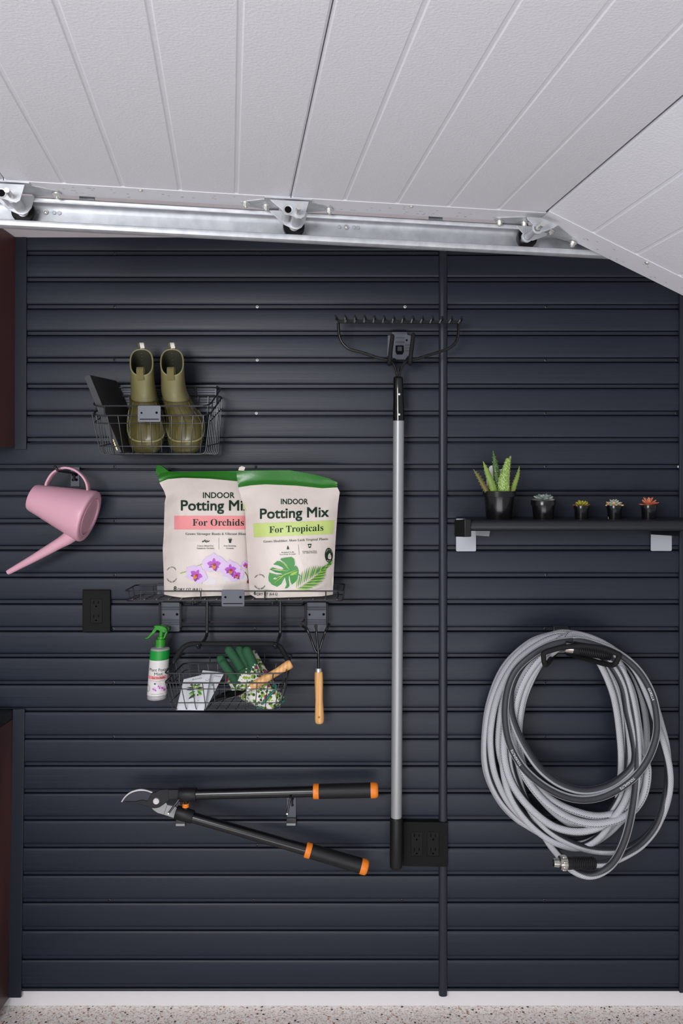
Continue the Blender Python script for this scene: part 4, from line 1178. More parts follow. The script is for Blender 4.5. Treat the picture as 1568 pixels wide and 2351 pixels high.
mb.capsule(pth[0], pth[0] + (pth[1] - pth[0]) * .01, .0068) if False else mb.tube(pth, .0066, 16)
mb.build('handle_grip', FOAM, t)

# seed packets
PAPER = mat('white_packet_paper', rgb(200, 202, 207), .6); PAPER2 = PAPER
def packet(label, q, d0, d1, th, deco):
    """q = TL, TR, BR, BL photo pixels; d0 at the top, d1 at the bottom"""
    def f(u, v, off=0):
        x = lerp(lerp(q[0][0], q[1][0], u), lerp(q[3][0], q[2][0], u), v); y = lerp(lerp(q[0][1], q[1][1], u), lerp(q[3][1], q[2][1], u), v)
        b = .003 * math.sin(PI * u) * math.sin(PI * v)
        return P(x, y, lerp(d0, d1, v) + b + off)
    mb = MB(); mb.grid(lambda u, v: f(u, v), 10, 12)
    mb.grid(lambda u, v: f(u, v) + Vector((0, th, 0)) , 10, 12)
    for e in (0, 1):
        for i in range(12): a, b = i / 12, (i + 1) / 12; mb.add([f(e, a), f(e, b), f(e, b) + Y * th, f(e, a) + Y * th], [(0, 1, 2, 3)])
        for i in range(10): a, b = i / 10, (i + 1) / 10; mb.add([f(a, e), f(b, e), f(b, e) + Y * th, f(a, e) + Y * th], [(0, 1, 2, 3)])
    def on(x, y, off=.0009):
        u, v = .5, .5
        for _ in range(10):
            def xy(u, v): return (lerp(lerp(q[0][0], q[1][0], u), lerp(q[3][0], q[2][0], u), v), lerp(lerp(q[0][1], q[1][1], u), lerp(q[3][1], q[2][1], u), v))
            X0, Y0 = xy(u, v); X1, Y1 = xy(u + .01, v); X2, Y2 = xy(u, v + .01)
            a, b, c, d = (X1 - X0) / .01, (X2 - X0) / .01, (Y1 - Y0) / .01, (Y2 - Y0) / .01
            det = a * d - b * c; u += (d * (x - X0) - b * (y - Y0)) / det; v += (a * (y - Y0) - c * (x - X0)) / det
        return f(u, v, off)
    deco(mb, on)
    tag(mb.build('seed_packet', [PAPER, INK, LEAFD, mat('basil_dark_print', rgb(34, 62, 34), .5), mat('grey_print', rgb(120, 122, 128), .5), LEAFL], None, f(.5, 1), sharp=60), label, 'packet', 'seed packets in the small basket')
cp = lambda x, y: (395 + x / 12.06, 1540 + y / 12.06)
def deco_a(mb, on):
    text_on(mb, on, serif('BASIL'), cp(552, 0)[0], cp(850, 0)[0], cp(0, 262)[1], 3.0, 4, 0, -.17)
    random.seed(3)
    for (x0, y0, x1, y1, w) in ((640, 470, 400, 465, 3.2), (640, 470, 880, 465, 4), (630, 520, 390, 530, 3), (680, 540, 890, 545, 3.5), (640, 560, 460, 640, 4), (700, 560, 830, 660, 6), (650, 600, 450, 690, 3),
                                (640, 640, 450, 785, 5), (620, 640, 575, 750, 4.5), (700, 640, 720, 700, 4), (700, 640, 820, 675, 3), (640, 470, 560, 400, 5), (680, 470, 760, 400, 5), (640, 430, 490, 380, 5), (640, 420, 640, 360, 5), (660, 420, 790, 375, 4)):
        leaf_on(mb, on, *cp(x0, y0), *cp(x1, y1), w, random.choice((2, 3, 3, 5)), 6)
    poly_on(mb, on, [cp(632, 640), cp(642, 640), cp(640, 800), cp(634, 800)], 4)
    for k in range(10):
        x = 330 + k * 42; y = 925 - k * 9
        if k in (1, 8): continue
        poly_on(mb, on, [cp(x, y - 26), cp(x + 24, y - 30), cp(x + 24, y - 12), cp(x, y - 8)], 4)
    disc_on(mb, on, *cp(975, 245), 4.4, 2.4, 4, -.25); disc_on(mb, lambda x, y: on(x, y, .0013), *cp(975, 240), 3.6, 1.7, 0, -.25)
def deco_b(mb, on):
    poly_on(mb, on, [cp(1155, 100), cp(1162, 100), cp(1090, 420), cp(1083, 420)], 4)
    for k in range(4): poly_on(mb, on, [cp(1180 + k * 45, 128 + k * 6), cp(1208 + k * 45, 132 + k * 6), cp(1205 + k * 45, 158 + k * 6), cp(1180 + k * 45, 152 + k * 6)], 4)
    leaf_on(mb, on, *cp(1110, 370), *cp(1120, 420), 2.5, 2, 6)
packet('white basil seed packet with leaf drawing, frontmost in the small wire basket', [cp(320, 240), cp(1065, 60), cp(880, 1100), cp(115, 1090)], .170, .226, .0035, deco_a)
packet('plain white packet behind the basil seed packet in the small wire basket', [cp(850, -10), cp(1445, 60), cp(930, 1060), cp(480, 900)], .150, .205, .0035, deco_b)

# gloves
def m_glove(name, a, b, lo, hi):
    """green cloth towards b, flowered cloth towards a (object space of the glove)"""
    m = mat(name, rgb(30, 80, 50), .8); T = NT(m); v = T.coord()
    d = (b - a); L = d.length
    dp = T.n('ShaderNodeVectorMath', operation='DOT_PRODUCT'); T.l(v, dp.inputs[0]); dp.inputs[1].default_value = d / L
    wob = T.noise(v, 60, 2); h = T.math('ADD', dp.outputs['Value'], T.math('MULTIPLY', T.math('SUBTRACT', wob, .5), .05))
    mask = T.math('GREATER_THAN', h, lo)
    n1 = T.n('ShaderNodeTexVoronoi'); n1.inputs['Scale'].default_value = 62; T.l(v, n1.inputs['Vector'])
    n2 = T.n('ShaderNodeTexVoronoi'); n2.inputs['Scale'].default_value = 150; n2.feature = 'F1'; T.l(v, n2.inputs['Vector'])
    base = rgb(212, 210, 204)
    sp = T.n('ShaderNodeSeparateColor'); T.l(n2.outputs['Color'], sp.inputs[0])
    leafc = T.ramp(sp.outputs[1], [(0, rgb(64, 110, 34)), (.35, rgb(132, 164, 48)), (.7, rgb(36, 74, 34))], 'CONSTANT')
    lf = T.math('MULTIPLY', T.math('GREATER_THAN', sp.outputs[0], .42), T.math('LESS_THAN', n2.outputs['Distance'], .62))
    c1 = T.mix(lf, base, leafc)
    s1 = T.n('ShaderNodeSeparateColor'); T.l(n1.outputs['Color'], s1.inputs[0])
    fl = T.math('MULTIPLY', T.math('GREATER_THAN', s1.outputs[0], .52), T.math('LESS_THAN', n1.outputs['Distance'], .34))
    c2 = T.mix(fl, c1, rgb(134, 30, 84))
    T.l(T.mix(mask, c2, rgb(28, 78, 48)), T.b.inputs['Base Color'])
    T.bump(T.noise(v, 700, 2), .3, .0008)
    return m
TEAL = mat('teal_binding', rgb(34, 116, 100), .7)
def glove(label, fingers, palm, cuff, msk, name):
    base = min((P(*q) for q in cuff), key=lambda p: p.z)
    t = thing('gardening_glove', label, 'glove', base, 'pair of gardening gloves')
    mb = MB()
    for pts, r in fingers:
        pp = [P(*q) for q in crom(pts, 4)]; n = len(pp)
        mb.tube(pp, r, 14)
        mb.ball(pp[0], r, n=14, m=9)
    for c, rad, rot in palm:
        mb.ball(P(*c), rad, Matrix.Rotation(rot, 3, 'Y'), 20, 12)
    a = P(*msk[0]) - base; b = P(*msk[1]) - base
    o = mb.build('glove_cloth', m_glove(name, a, b, a.dot((b - a).normalized()) + msk[2] * (b - a).length, 0), t)
    r_ = o.modifiers.new('remesh', 'REMESH'); r_.mode = 'VOXEL'; r_.voxel_size = .0022; r_.use_smooth_shade = True
    s_ = o.modifiers.new('smooth', 'SMOOTH'); s_.factor = .5; s_.iterations = 4
    mb = MB(); mb.tube([P(*q) for q in crom(cuff, 6, True)], .0028, 8, True); mb.build('cuff_binding', TEAL, t)
    return t
glove('green fingered gardening glove with floral palm lying on top in the small basket',
      [([(507, 1513, .150), (520, 1532, .158), (545, 1566, .176)], .0118), ([(513, 1524, .172), (528, 1545, .180), (550, 1580, .188)], .0105), ([(526, 1493, .142), (542, 1516, .152), (566, 1556, .170)], .0125), ([(550, 1489, .128), (560, 1515, .142), (580, 1555, .165)], .0120), ([(567, 1495, .146), (578, 1520, .156), (592, 1560, .170)], .0135)],
      [((572, 1566, .176), (.040, .014, .034), .75), ((598, 1592, .186), (.036, .013, .034), .75), ((618, 1604, .190), (.028, .012, .030), .75)],
      [(630, 1572, .184), (633, 1580, .196), (614, 1602, .206), (602, 1616, .204), (604, 1606, .186), (620, 1586, .176)],
      [(610, 1600, .19), (520, 1500, .15), .50], 'glove_cloth_green_top')
glove('floral gardening glove with teal binding lying underneath the other glove in the small basket',
      [([(583, 1500, .104), (596, 1525, .112), (612, 1550, .124)], .0090), ([(538, 1582, .140), (550, 1592, .148), (575, 1606, .162)], .0105), ([(528, 1562, .124), (545, 1580, .140), (575, 1600, .158)], .0100)],
      [((600, 1606, .166), (.044, .012, .022), .35), ((622, 1606, .162), (.036, .012, .024), -.2), ((606, 1566, .132), (.026, .011, .040), -.45)],
      [(590, 1625, .187), (612, 1621, .189), (645, 1612, .182), (652, 1607, .166), (630, 1607, .158), (600, 1618, .170)],
      [(600, 1606, .162), (560, 1470, .102), 1.05], 'glove_cloth_floral')
# hand trowel
t = thing('hand_trowel', 'wooden handled trowel with black blade lying across the gloves in the small basket', 'garden tool', P(565, 1600, .20))
ha = P(574, 1579, .222); hb = P(669, 1523, .196); hx = (hb - ha).normalized(); hl = (hb - ha).length; u_ = S(.21)
mb = MB(); mb.lathe([(0, -.001), (5.5 * u_, -.001), (8.0 * u_, .003)] + [(r * u_, hl * q) for q, r in ((.12, 9.2), (.3, 9.8), (.5, 8.9), (.68, 8.6), (.85, 10.2), (.95, 10.6), (.985, 10.0), (1, 8.2))] + [(0, hl * 1.003)], ha, hx, 28)
mb.build('handle', TAN, t, sharp=60)
mb = MB(); mb.lathe([(.0030, -.011), (.0068, -.010), (.0075, .001)], ha, hx, 20); mb.build('ferrule', ZINC, t)
mb = MB(); bl_ = []
path = [Vector(q) for q in crom([tuple(ha - hx * .008), tuple(P(558, 1590, .222)), tuple(P(540, 1596, .222)), tuple(P(510, 1603, .218)), tuple(P(482, 1613, .212))], 5)]
for i, p in enumerate(path):
    f = i / (len(path) - 1); w = pl([(0, .004), (.25, .0045), (.42, .012), (.65, .017), (.85, .014), (1, .002)], f)
    tn = (path[min(i + 1, len(path) - 1)] - path[max(i - 1, 0)]).normalized(); sd = tn.cross(Vector((0, -.35, .94))).normalized(); up_ = sd.cross(tn)
    bl_.append([p + sd * (w * s_) + up_ * (w * .35 * s_ * s_) for s_ in (-1, -.5, 0, .5, 1)])
nb = len(bl_)
mb.add([v for r in bl_ for v in r], [(i * 5 + k, i * 5 + k + 1, i * 5 + 6 + k, i * 5 + 5 + k) for i in range(nb - 1) for k in range(4)])
mb.build('blade', BLKGLOSS, t, solid=.002)

# ------------------------------------------------------------------ bow rake and its holder
PIPE = mat('grey_painted_pole', rgb(152, 155, 158), .38, .35); SHRINK = mat('black_shrink_sleeve', rgb(12, 12, 13), .12)
t = thing('bow_rake', 'bow rake with grey pole and black head hanging upside down on the slat wall', 'rake', P(909.5, 1994, .05))
dp0, dp1 = .072, .052
pa, pb = P(915.2, 960, dp0), P(910, 1882, dp1); R = 12.6 * S(.06)
mb = MB(); mb.cyl(pa, pb, R, n=40); mb.build('pole', PIPE, t)
ax_ = (pb - pa).normalized()
mb = MB(); g0 = P(910, 1877, dp1); g1 = P(909.3, 1993, dp1 - .002); gl = (g1 - g0).length
mb.lathe([(R * .98, -.002), (R * 1.12, 0), (R * 1.17, .003), (R * 1.17, gl - .010), (R * 1.10, gl - .003), (R * .9, gl), (0, gl)], g0, g1 - g0, 40); mb.build('grip', mat('matte_black_grip', rgb(14, 14, 16), .45, 0, .35), t, sharp=40)
s0 = P(914, 865, dp0 + .004); s1 = P(915.3, 966, dp0); sl = (s1 - s0).length
mb = MB(); mb.lathe([(0, 0), (R * .70, 0), (R * .80, .002), (R * .88, .006), (R * .92, sl * .3), (R * .98, sl * .6), (R * 1.05, sl * .8), (R * 1.07, sl - .001), (R * 1.0, sl)], s0, s1 - s0, 40)
sv = mb.build('sleeve', SHRINK, t, sharp=40)
for y in (905, 951.5):
    c = P(916.5, y, dp0 + R * .98 + .002); mb = MB(); mb.lathe([(0, .0022), (.0024, .0016), (.0034, 0), (.0034, -.003)], c, (0, -1, 0), 16); mb.build('rivet', SILVER, sv)
db = .082
for s_, pth in ((-1, [(912.5, 880, dp0 + .002), (910.8, 862, db), (908.5, 848, db), (903, 836, db), (893, 828, db), (865, 820.5, db), (830, 809, db), (806, 803, db), (793, 795, db), (783, 782, db), (778, 765, db), (776.5, 742, db)]),
                (1, [(915.5, 880, dp0 + .002), (917, 862, db), (919.5, 848, db), (926, 836, db), (936, 829, db), (962, 822, db), (1005, 809, db), (1028, 801, db), (1041, 792, db), (1049, 780, db), (1052, 765, db), (1053, 742, db)])):
    mb = MB(); mb.tube([P(*q) for q in crom(pth, 5)], [.0031 + .0008 * min(1, i / 20) for i in range(56)], 10); mb.build('bow', BLKGLOSS, t)
# toothed bar
mb = MB(); top_ = []; N = 14; xs = [772.5 + i * (1059 - 772.5) / 13 for i in range(14)]
yof = lambda x: lerp(0, 2.6, (x - 772) / 287)
for i in range(13):
    a, b = xs[i], xs[i + 1]
    for k in range(9):
        f = k / 9; x = lerp(a, b, f); top_.append((x, 727 + yof(x) + 6.6 * math.sin(PI * f) ** .55))
top_.append((1059.5, 727 + yof(1059)))
pts = [(771, 730)] + top_[1:] + [(1060, 741), (1050, 742.5), (786, 741), (775, 740)]
for a, b in zip(top_, top_[1:]): pass
mb.prism(quad(pts, db + .004), (0, .009, 0)); bar = mb.build('head_bar', BLKGLOSS, t, sharp=50)
for i, x in enumerate(xs):
    mb = MB(); e = (i - 6.5) / 6.5
    y0 = 729 + yof(x)
    mb.tube([P(x, y0 + 3, db), P(x + e * .5, y0, db + .012), P(x + e * 2 - .6, y0 - 3.5, db + .05), P(x + e * 2.6 - .8, y0 - 3.0, db + .066)], [.0045, .0040, .0030, .0018], 10)
    mb.build('tooth', BLKGLOSS, t)
t = thing('rake_holder', 'grey steel bracket with two padded arms holding the rake head', 'tool holder', P(920, 840, .03))
mb = MB()
mb.prism(quad([(900, 762), (934, 762.5), (936, 768.5), (944, 770), (941, 818), (935, 817), (935, 825.5), (901, 825.5)], .020), (0, .004, 0)); bp = mb.build('bracket_plate', GUN, t, bevel=.001)
mb = MB(); mb.prism(quad([(890, 769.5), (903, 769.5), (901, 818), (888.5, 817)], .012), (0, .010, 0)); mb.build('bracket_wing', GUN, bp, bevel=.001)
mb = MB()
for x0, x1, y in ((905.5, 931, 766), (909, 927, 775.5), (909, 927, 785.5), (931.5, 941, 792.5), (931.5, 941, 799), (931.5, 941, 805.5)): mb.capsule(P(x0, y, .0205), P(x1, y, .0205), .0016, n=10, k=3)
mb.build('louvre', GUN, bp)
mb = MB(); c = P(933.7, 781, .0205); mb.lathe([(0, .0004), (.0028, .0004), (.003, -.001)], c, (0, -1, 0), 14)
mb.prism(rounded(quad([(908, 793), (927, 793), (927, 809), (924.5, 812), (924.5, 814), (910.5, 814), (910.5, 812), (908, 809)], .0207), .0015, True), (0, .002, 0))
mb.build('hole', DARK, bp)
mb = MB(); mb.prism(rounded(quad([(912.5, 795.5), (922.5, 795.5), (923, 806), (912, 806)], .0225), .0015, True), (0, .0015, 0)); mb.build('latch', BLK, bp, bevel=.0005)
for pts_ in ([(905, 826, .020), (900, 832, .03), (893.8, 836, .105), (894, 829, .118), (897.5, 800, .120), (901, 772, .120)], [(936, 824, .020), (938, 830, .03), (941.2, 835, .105), (941.5, 829, .118), (945, 800, .120), (948.7, 769, .120)]):
    mb = MB(); pp = rounded([P(*q) for q in pts_], .01, False, 5)
    mb.tube(pp, .0058, 16); mb.ball(pp[-1], .0058); mb.build('arm', FOAM, t)

# ------------------------------------------------------------------ shelf on the right with five plants
SHB = bumpy(mat('black_shelf_bar', rgb(24, 26, 32), .42, 0, .4), 200, .05); ALU = bumpy(mat('pale_grey_steel', rgb(172, 175, 182), .4, .15), 300, .08)
CAPB = mat('black_end_cap', rgb(12, 12, 14), .4, 0, .4)
tF = .172
ztop = P(0, 1194.5, tF).z
t = thing('wall_shelf', 'long black wall shelf with pale grey brackets carrying five potted plants', 'shelf', P(1310, 1232, .09))
x0 = P(1078, 0, tF).x; x1 = P(1640, 0, tF).x; zb_ = P(0, 1219.5, tF).z
prof = [(-.012, ztop), (-tF + .010, ztop), (-tF + .004, ztop - .002), (-tF + .0005, ztop - .009), (-tF, ztop - .015), (-tF + .0008, ztop - .021), (-tF + .005, zb_ + .001), (-tF + .010, zb_), (-.030, zb_), (-.012, zb_)]
n = len(prof); mb = MB()
mb.add([(x0, y, z) for y, z in prof] + [(x1, y, z) for y, z in prof], [(i, (i + 1) % n, (i + 1) % n + n, i + n) for i in range(n)] + [list(range(n)), list(range(2 * n - 1, n - 1, -1))])
mb.build('shelf_board', SHB, t, sharp=50)
mb = MB(); mb.hexa([P(1043, 1232, .150), P(1067, 1233, tF + .012), P(1080, 1232.5, tF + .010), P(1082, 1232, .10), P(1043, 1193.5, .150), P(1067, 1192.5, tF + .012), P(1081, 1192.5, tF + .010), P(1082, 1193, .10)])
mb.build('end_cap', CAPB, t, bevel=.0012)
mb = MB(); c0 = P(1068, 1206.5, tF - .012)
mb.build('cap_collar', CAPB, t) if False else None
def bracket(x0, x1, y0, y1, d):
    mb = MB(); q = quad([(x0, y0), (x1, y0), (x1, y1), (x0, y1)], d)
    pts = [q[0], q[1]] + rounded([q[1], q[2], q[3], q[0]], .0042, False, 4)[1:-1]
    mb.prism(pts, (0, .004, 0)); return mb.build('bracket', ALU, t, bevel=.0006)
br1 = bracket(1047, 1093, 1193, 1266, .010)
mb = MB(); mb.hexa([P(1093, 1229.5, .012), P(1123, 1231.5, .050), P(1123, 1231.5, .0515), P(1093, 1229.5, .0135), P(1093, 1219, .012), P(1125, 1219, .050), P(1125, 1219, .0515), P(1093, 1219, .0135)]); mb.build('bracket_tab', ALU, br1)
mb = MB(); mb.span(P(1047, 1193.5, .006), P(1092, 1191.0, .013)); mb.build('bracket_lip', ALU, br1)
br2 = bracket(1494.5, 1542.5, 1222, 1265, .010)
mb = MB(); mb.hexa([P(1494, 1227, .012), P(1560, 1231, .12), P(1560, 1231, .14), P(1494, 1227, .02), P(1494, 1217, .012), P(1562, 1219, .12), P(1562, 1219, .14), P(1494, 1217, .02)]); mb.build('bracket_arm', SHB, br2)
mb = MB(); mb.span(P(1505, 1194, .004), P(1538, 1189.5, .016)); mb.build('bracket_lip', ALU, br2)

POT = mat('glossy_black_pot', rgb(17, 17, 19), .22); SOIL = bumpy(mat('potting_soil', rgb(62, 46, 38), .95), 160, 1., dist=.004)
def pot(t, cx, d, ytop, wtop, wbot, rim_h):
    """nursery pot standing on the shelf; widths in photo pixels"""
    s_ = S(d); c = P(cx, 1100, d); zt = P(cx, ytop, d + wtop / 2 * s_).z; h = zt - ztop; rt, rbm = wtop / 2 * s_, wbot / 2 * s_; rh = rim_h * s_
    o = Vector((c.x, c.y, ztop))
    rr = lambda z: lerp(rbm, rt * .95, z / h)
    mb = MB(); mb.lathe([(0, .0006), (rbm * .9, .0006), (rbm * .97, 0), (rbm, .0015), (rr(h - rh), h - rh), (rt * .985, h - rh + .0004), (rt, h - .001), (rt * .985, h), (rt * .94, h), (rt * .90, h - rh), (rt * .86, h - .010), (0, h - .010)], o, (0, 0, 1), 48)
    mb.build('pot', POT, t, sharp=35)
    mb = MB(); random.seed(int(cx)); mb.lathe([(rt * .90, h - .004), (rt * .5, h - .0025), (0, h - .002)], o, (0, 0, 1), 24); mb.build('soil', SOIL, t)
    return o + Z * (h - .004), rt
def m_leaf(name, c0, c1, c2=None, rough=.42, sc=60):
    m = mat(name, c0, rough); T = NT(m); n = T.noise(T.coord(), sc, 3)
    T.l(T.ramp(n, [(.35, c0), (.62, c1)] + ([(.75, c2)] if c2 else [])), T.b.inputs['Base Color']); return m
def m_aloe(name, c0, c1, spots):
    m = mat(name, c0, .4); T = NT(m); v = T.coord((1, 1, .35))
    n = T.noise(T.coord(), 35, 2); base = T.ramp(n, [(.35, c0), (.65, c1)])
    vo = T.n('ShaderNodeTexVoronoi'); vo.inputs['Scale'].default_value = 430; T.l(v, vo.inputs['Vector'])
    f = T.math('LESS_THAN', vo.outputs['Distance'], spots)
    T.l(T.mix(f, base, rgb(176, 196, 120)), T.b.inputs['Base Color']); return m
AL1 = m_aloe('aloe_leaf_spotted', rgb(88, 122, 50), rgb(120, 148, 66), .40); AL2 = m_aloe('aloe_leaf_dark', rgb(46, 78, 34), rgb(66, 98, 42), .2)
AL3 = m_aloe('aloe_leaf_plain', rgb(106, 136, 56), rgb(136, 150, 62), .1); AL4 = m_leaf('aloe_leaf_bronze', rgb(88, 92, 38), rgb(112, 84, 40))
THORN = mat('aloe_thorn', rgb(196, 208, 160), .5)
def aloe_leaf(pts, widths, m, name='leaf', cut=False, par=None):
    pp = [P(*q) for q in crom(pts, 6)]; n = len(pp); mb = MB(); vs_ = []
    for i, p in enumerate(pp):
        f = i / (n - 1); w = pl([(k / (len(widths) - 1), x) for k, x in enumerate(widths)], f) * S(.1) / 2
        tn = (pp[min(i + 1, n - 1)] - pp[max(i - 1, 0)]).normalized(); sd = tn.cross(Y).normalized(); nr = sd.cross(tn)
        for k in range(14):
            a = 2 * PI * k / 14; c_, s_ = math.cos(a), math.sin(a)
            vs_.append(p + sd * (w * math.copysign(abs(c_) ** .9, c_)) + nr * (w * (.42 if s_ < 0 else .42) * s_ + w * .18 * c_ * c_))
    mb.add(vs_, [(i * 14 + k, i * 14 + (k + 1) % 14, i * 14 + 14 + (k + 1) % 14, i * 14 + 14 + k) for i in range(n - 1) for k in range(14)] + [list(range(14))[::-1], list(range(n * 14 - 14, n * 14))])
    o = mb.build(name, m, par, sharp=60)
    mb = MB()
    for i in range(3, n - 2, 2):
        for k in (0, 7):
            p = vs_[i * 14 + k]; out = (p - pp[i]).normalized(); mb.tube([p - out * .0008, p + out * .0016 + Z * .0008], [.0008, .0002], 5)
    mb.build('thorns', THORN, o)
    return o
dA = .095
t = thing('aloe_plant', 'spotted aloe plant with white tag in the largest glossy black pot on the shelf', 'potted plant', (P(1145, 0, dA).x, -dA, ztop), None)
o, rt = pot(t, 1145.5, dA, 1128, 77, 58, 13)
aloe_leaf([(1121, 1131, .115), (1110, 1114, .12), (1098, 1093, .125), (1086.5, 1077, .13)], [14, 12, 9, 1], AL4, par=t)
aloe_leaf([(1136, 1132, .125), (1127, 1105, .135), (1118, 1082, .14), (1109, 1059, .145)], [17, 15, 12, 1], AL3, par=t)
aloe_leaf([(1141, 1132, .108), (1141, 1095, .104), (1137, 1065, .098), (1131.5, 1034, .09)], [16, 17, 13, 1], AL2, par=t)
aloe_leaf([(1148, 1130, .118), (1145, 1105, .116), (1141, 1090, .112), (1138, 1074, .108)], [9, 8, 6, 1], AL2, par=t)
aloe_leaf([(1157, 1132, .125), (1157, 1105, .13), (1163, 1075, .125), (1167.5, 1053, .12)], [28, 27, 18, 11.5], AL1, par=t)
aloe_leaf([(1175, 1131, .105), (1183, 1108, .10), (1189, 1090, .095), (1192.5, 1070, .09)], [13, 11, 8, 1], AL3, par=t)
aloe_leaf([(1168, 1062, .11), (1171, 1053, .11), (1172.5, 1046, .11)], [6, 4, 1], AL3, par=t)
mb = MB(); mb.prism(quad([(1118, 1131, )[:2], (1116.5, 1083), (1122.5, 1080), (1123.5, 1072), (1127, 1069), (1131, 1068.5), (1140, 1080), (1148, 1077), (1152, 1077.5), (1154, 1080), (1150, 1131)], .082), (0, .0012, 0))
tg = mb.build('plant_tag', [mat('white_plant_tag', rgb(214, 214, 216), .5)], t)
mb = MB()
for i in range(10): y = 1096 + i * 3.3; mb.prism(quad([(1119, y), (1124, y), (1124, y + 1.5), (1119, y + 1.5)], .0826), (0, .0008, 0))
mb.build('tag_print', INK, tg)

def rosette(t, o, R, rings, mats, lift=.0, seed=1, thick=.30):
    random.seed(seed); mb = MB()
    for k, (n, tilt, ln, w, mi) in enumerate(rings):
        for i in range(n):
            a = 2 * PI * (i + .5 * (k % 2)) / n + random.uniform(-.12, .12) + seed; L = ln * R * random.uniform(.9, 1.08); tl = math.radians(tilt + random.uniform(-6, 6))
            d = Vector((math.cos(a) * math.cos(tl), math.sin(a) * math.cos(tl), math.sin(tl))); sd = Vector((-math.sin(a), math.cos(a), 0)); nr = d.cross(sd)
            W = w * R; b = o + Z * lift + d * (R * .05); vs_ = []; M = 9; q = 10
            for j in range(M + 1):
                f = j / M; ww = W * pl([(0, .35), (.3, .8), (.62, 1), (.85, .72), (.95, .38), (1, .04)], f); c = b + d * (L * f) + nr * (-.10 * L * f * f)
                for g in range(q):
                    th = 2 * PI * g / q; vs_.append(c + sd * (ww * .5 * math.cos(th)) + nr * (ww * thick * math.sin(th) - ww * .14 * math.cos(th) ** 2))
            mb.add(vs_, [(j * q + g, j * q + (g + 1) % q, j * q + q + (g + 1) % q, j * q + q + g) for j in range(M) for g in range(q)] + [list(range(q))[::-1], list(range(M * q, M * q + q))], mi if not isinstance(mi, tuple) else random.choice(mi))
    mb.build('rosette', mats, t, sharp=70)
WHTAG = mat('white_plant_tag', rgb(214, 214, 216), .5)
def succ(cx, d, ytop, wt, wb, label, rings, mats, R, seed, tag_at=None, thick=.3):
    t = thing('succulent_plant', label, 'potted plant', (P(cx, 0, d).x, -d, ztop), 'small succulents on the right shelf')
    o, rt = pot(t, cx, d, ytop, wt, wb, wt * .2 + 1)
    rosette(t, o, R, rings, mats, 0.0, seed, thick)
    if tag_at:
        a, b, w = tag_at; mb = MB(); mb.prism(quad([(a[0], a[1]), (a[0] + w, a[1]), (b[0] + w, b[1]), (b[0], b[1])], d + .004), (0, .001, 0)); mb.build('plant_tag', WHTAG, t)
GH = m_leaf('grey_green_leaf', rgb(112, 128, 122), rgb(140, 152, 146)); GHR = m_leaf('grey_red_leaf', rgb(112, 86, 80), rgb(120, 124, 118))
succ(1247.5, .092, 1149, 57, 46, 'grey-green succulent with red edges in the medium black pot beside the aloe', [(9, 12, 1.05, .46, (0, 1, 0)), (8, 30, .95, .44, 0), (6, 48, .85, .42, 0), (4, 68, .72, .38, 0)], [GH, GHR], .031, 2, ((1224, 1169), (1227.5, 1194), 1.8))
YG = m_leaf('yellow_green_leaf', rgb(152, 150, 44), rgb(176, 168, 66), None); RED = m_leaf('red_tipped_leaf', rgb(128, 58, 44), rgb(150, 132, 50), None, .42, 90)
succ(1335, .088, 1160.5, 35.5, 30, 'yellow-green succulent in a small black pot, middle of the five plants', [(8, 18, 1.0, .36, 1), (8, 40, .92, .38, (0, 0, 1)), (7, 60, .82, .36, 0), (4, 78, .72, .32, 0)], [YG, RED], .0235, 3)
CRM = m_leaf('cream_green_leaf', rgb(176, 178, 142), rgb(160, 172, 150)); PCH = m_leaf('peach_leaf', rgb(212, 168, 120), rgb(206, 186, 140)); BLG = m_leaf('blue_green_leaf', rgb(138, 152, 142), rgb(170, 176, 156))
succ(1410.5, .088, 1160, 36.5, 30, 'pale cream and blue-green succulent in a small black pot, second from right', [(8, 18, 1.0, .42, (0, 1)), (7, 38, .92, .42, (2, 1, 0)), (6, 58, .84, .40, 2), (4, 76, .76, .36, 2)], [CRM, PCH, BLG], .0250, 4, ((1396, 1187), (1396.8, 1194), 1.6))
SAL = m_leaf('salmon_leaf', rgb(206, 112, 84), rgb(216, 138, 104)); CORL = m_leaf('coral_leaf', rgb(190, 82, 62), rgb(210, 118, 90))
succ(1489.5, .088, 1159.5, 37, 30, 'salmon pink succulent with pointed leaves in the rightmost small black pot', [(7, 22, 1.08, .36, 1), (6, 46, 1.05, .38, 0), (5, 66, 1.0, .36, (0, 1))], [SAL, CORL], .0270, 7, None, .22)

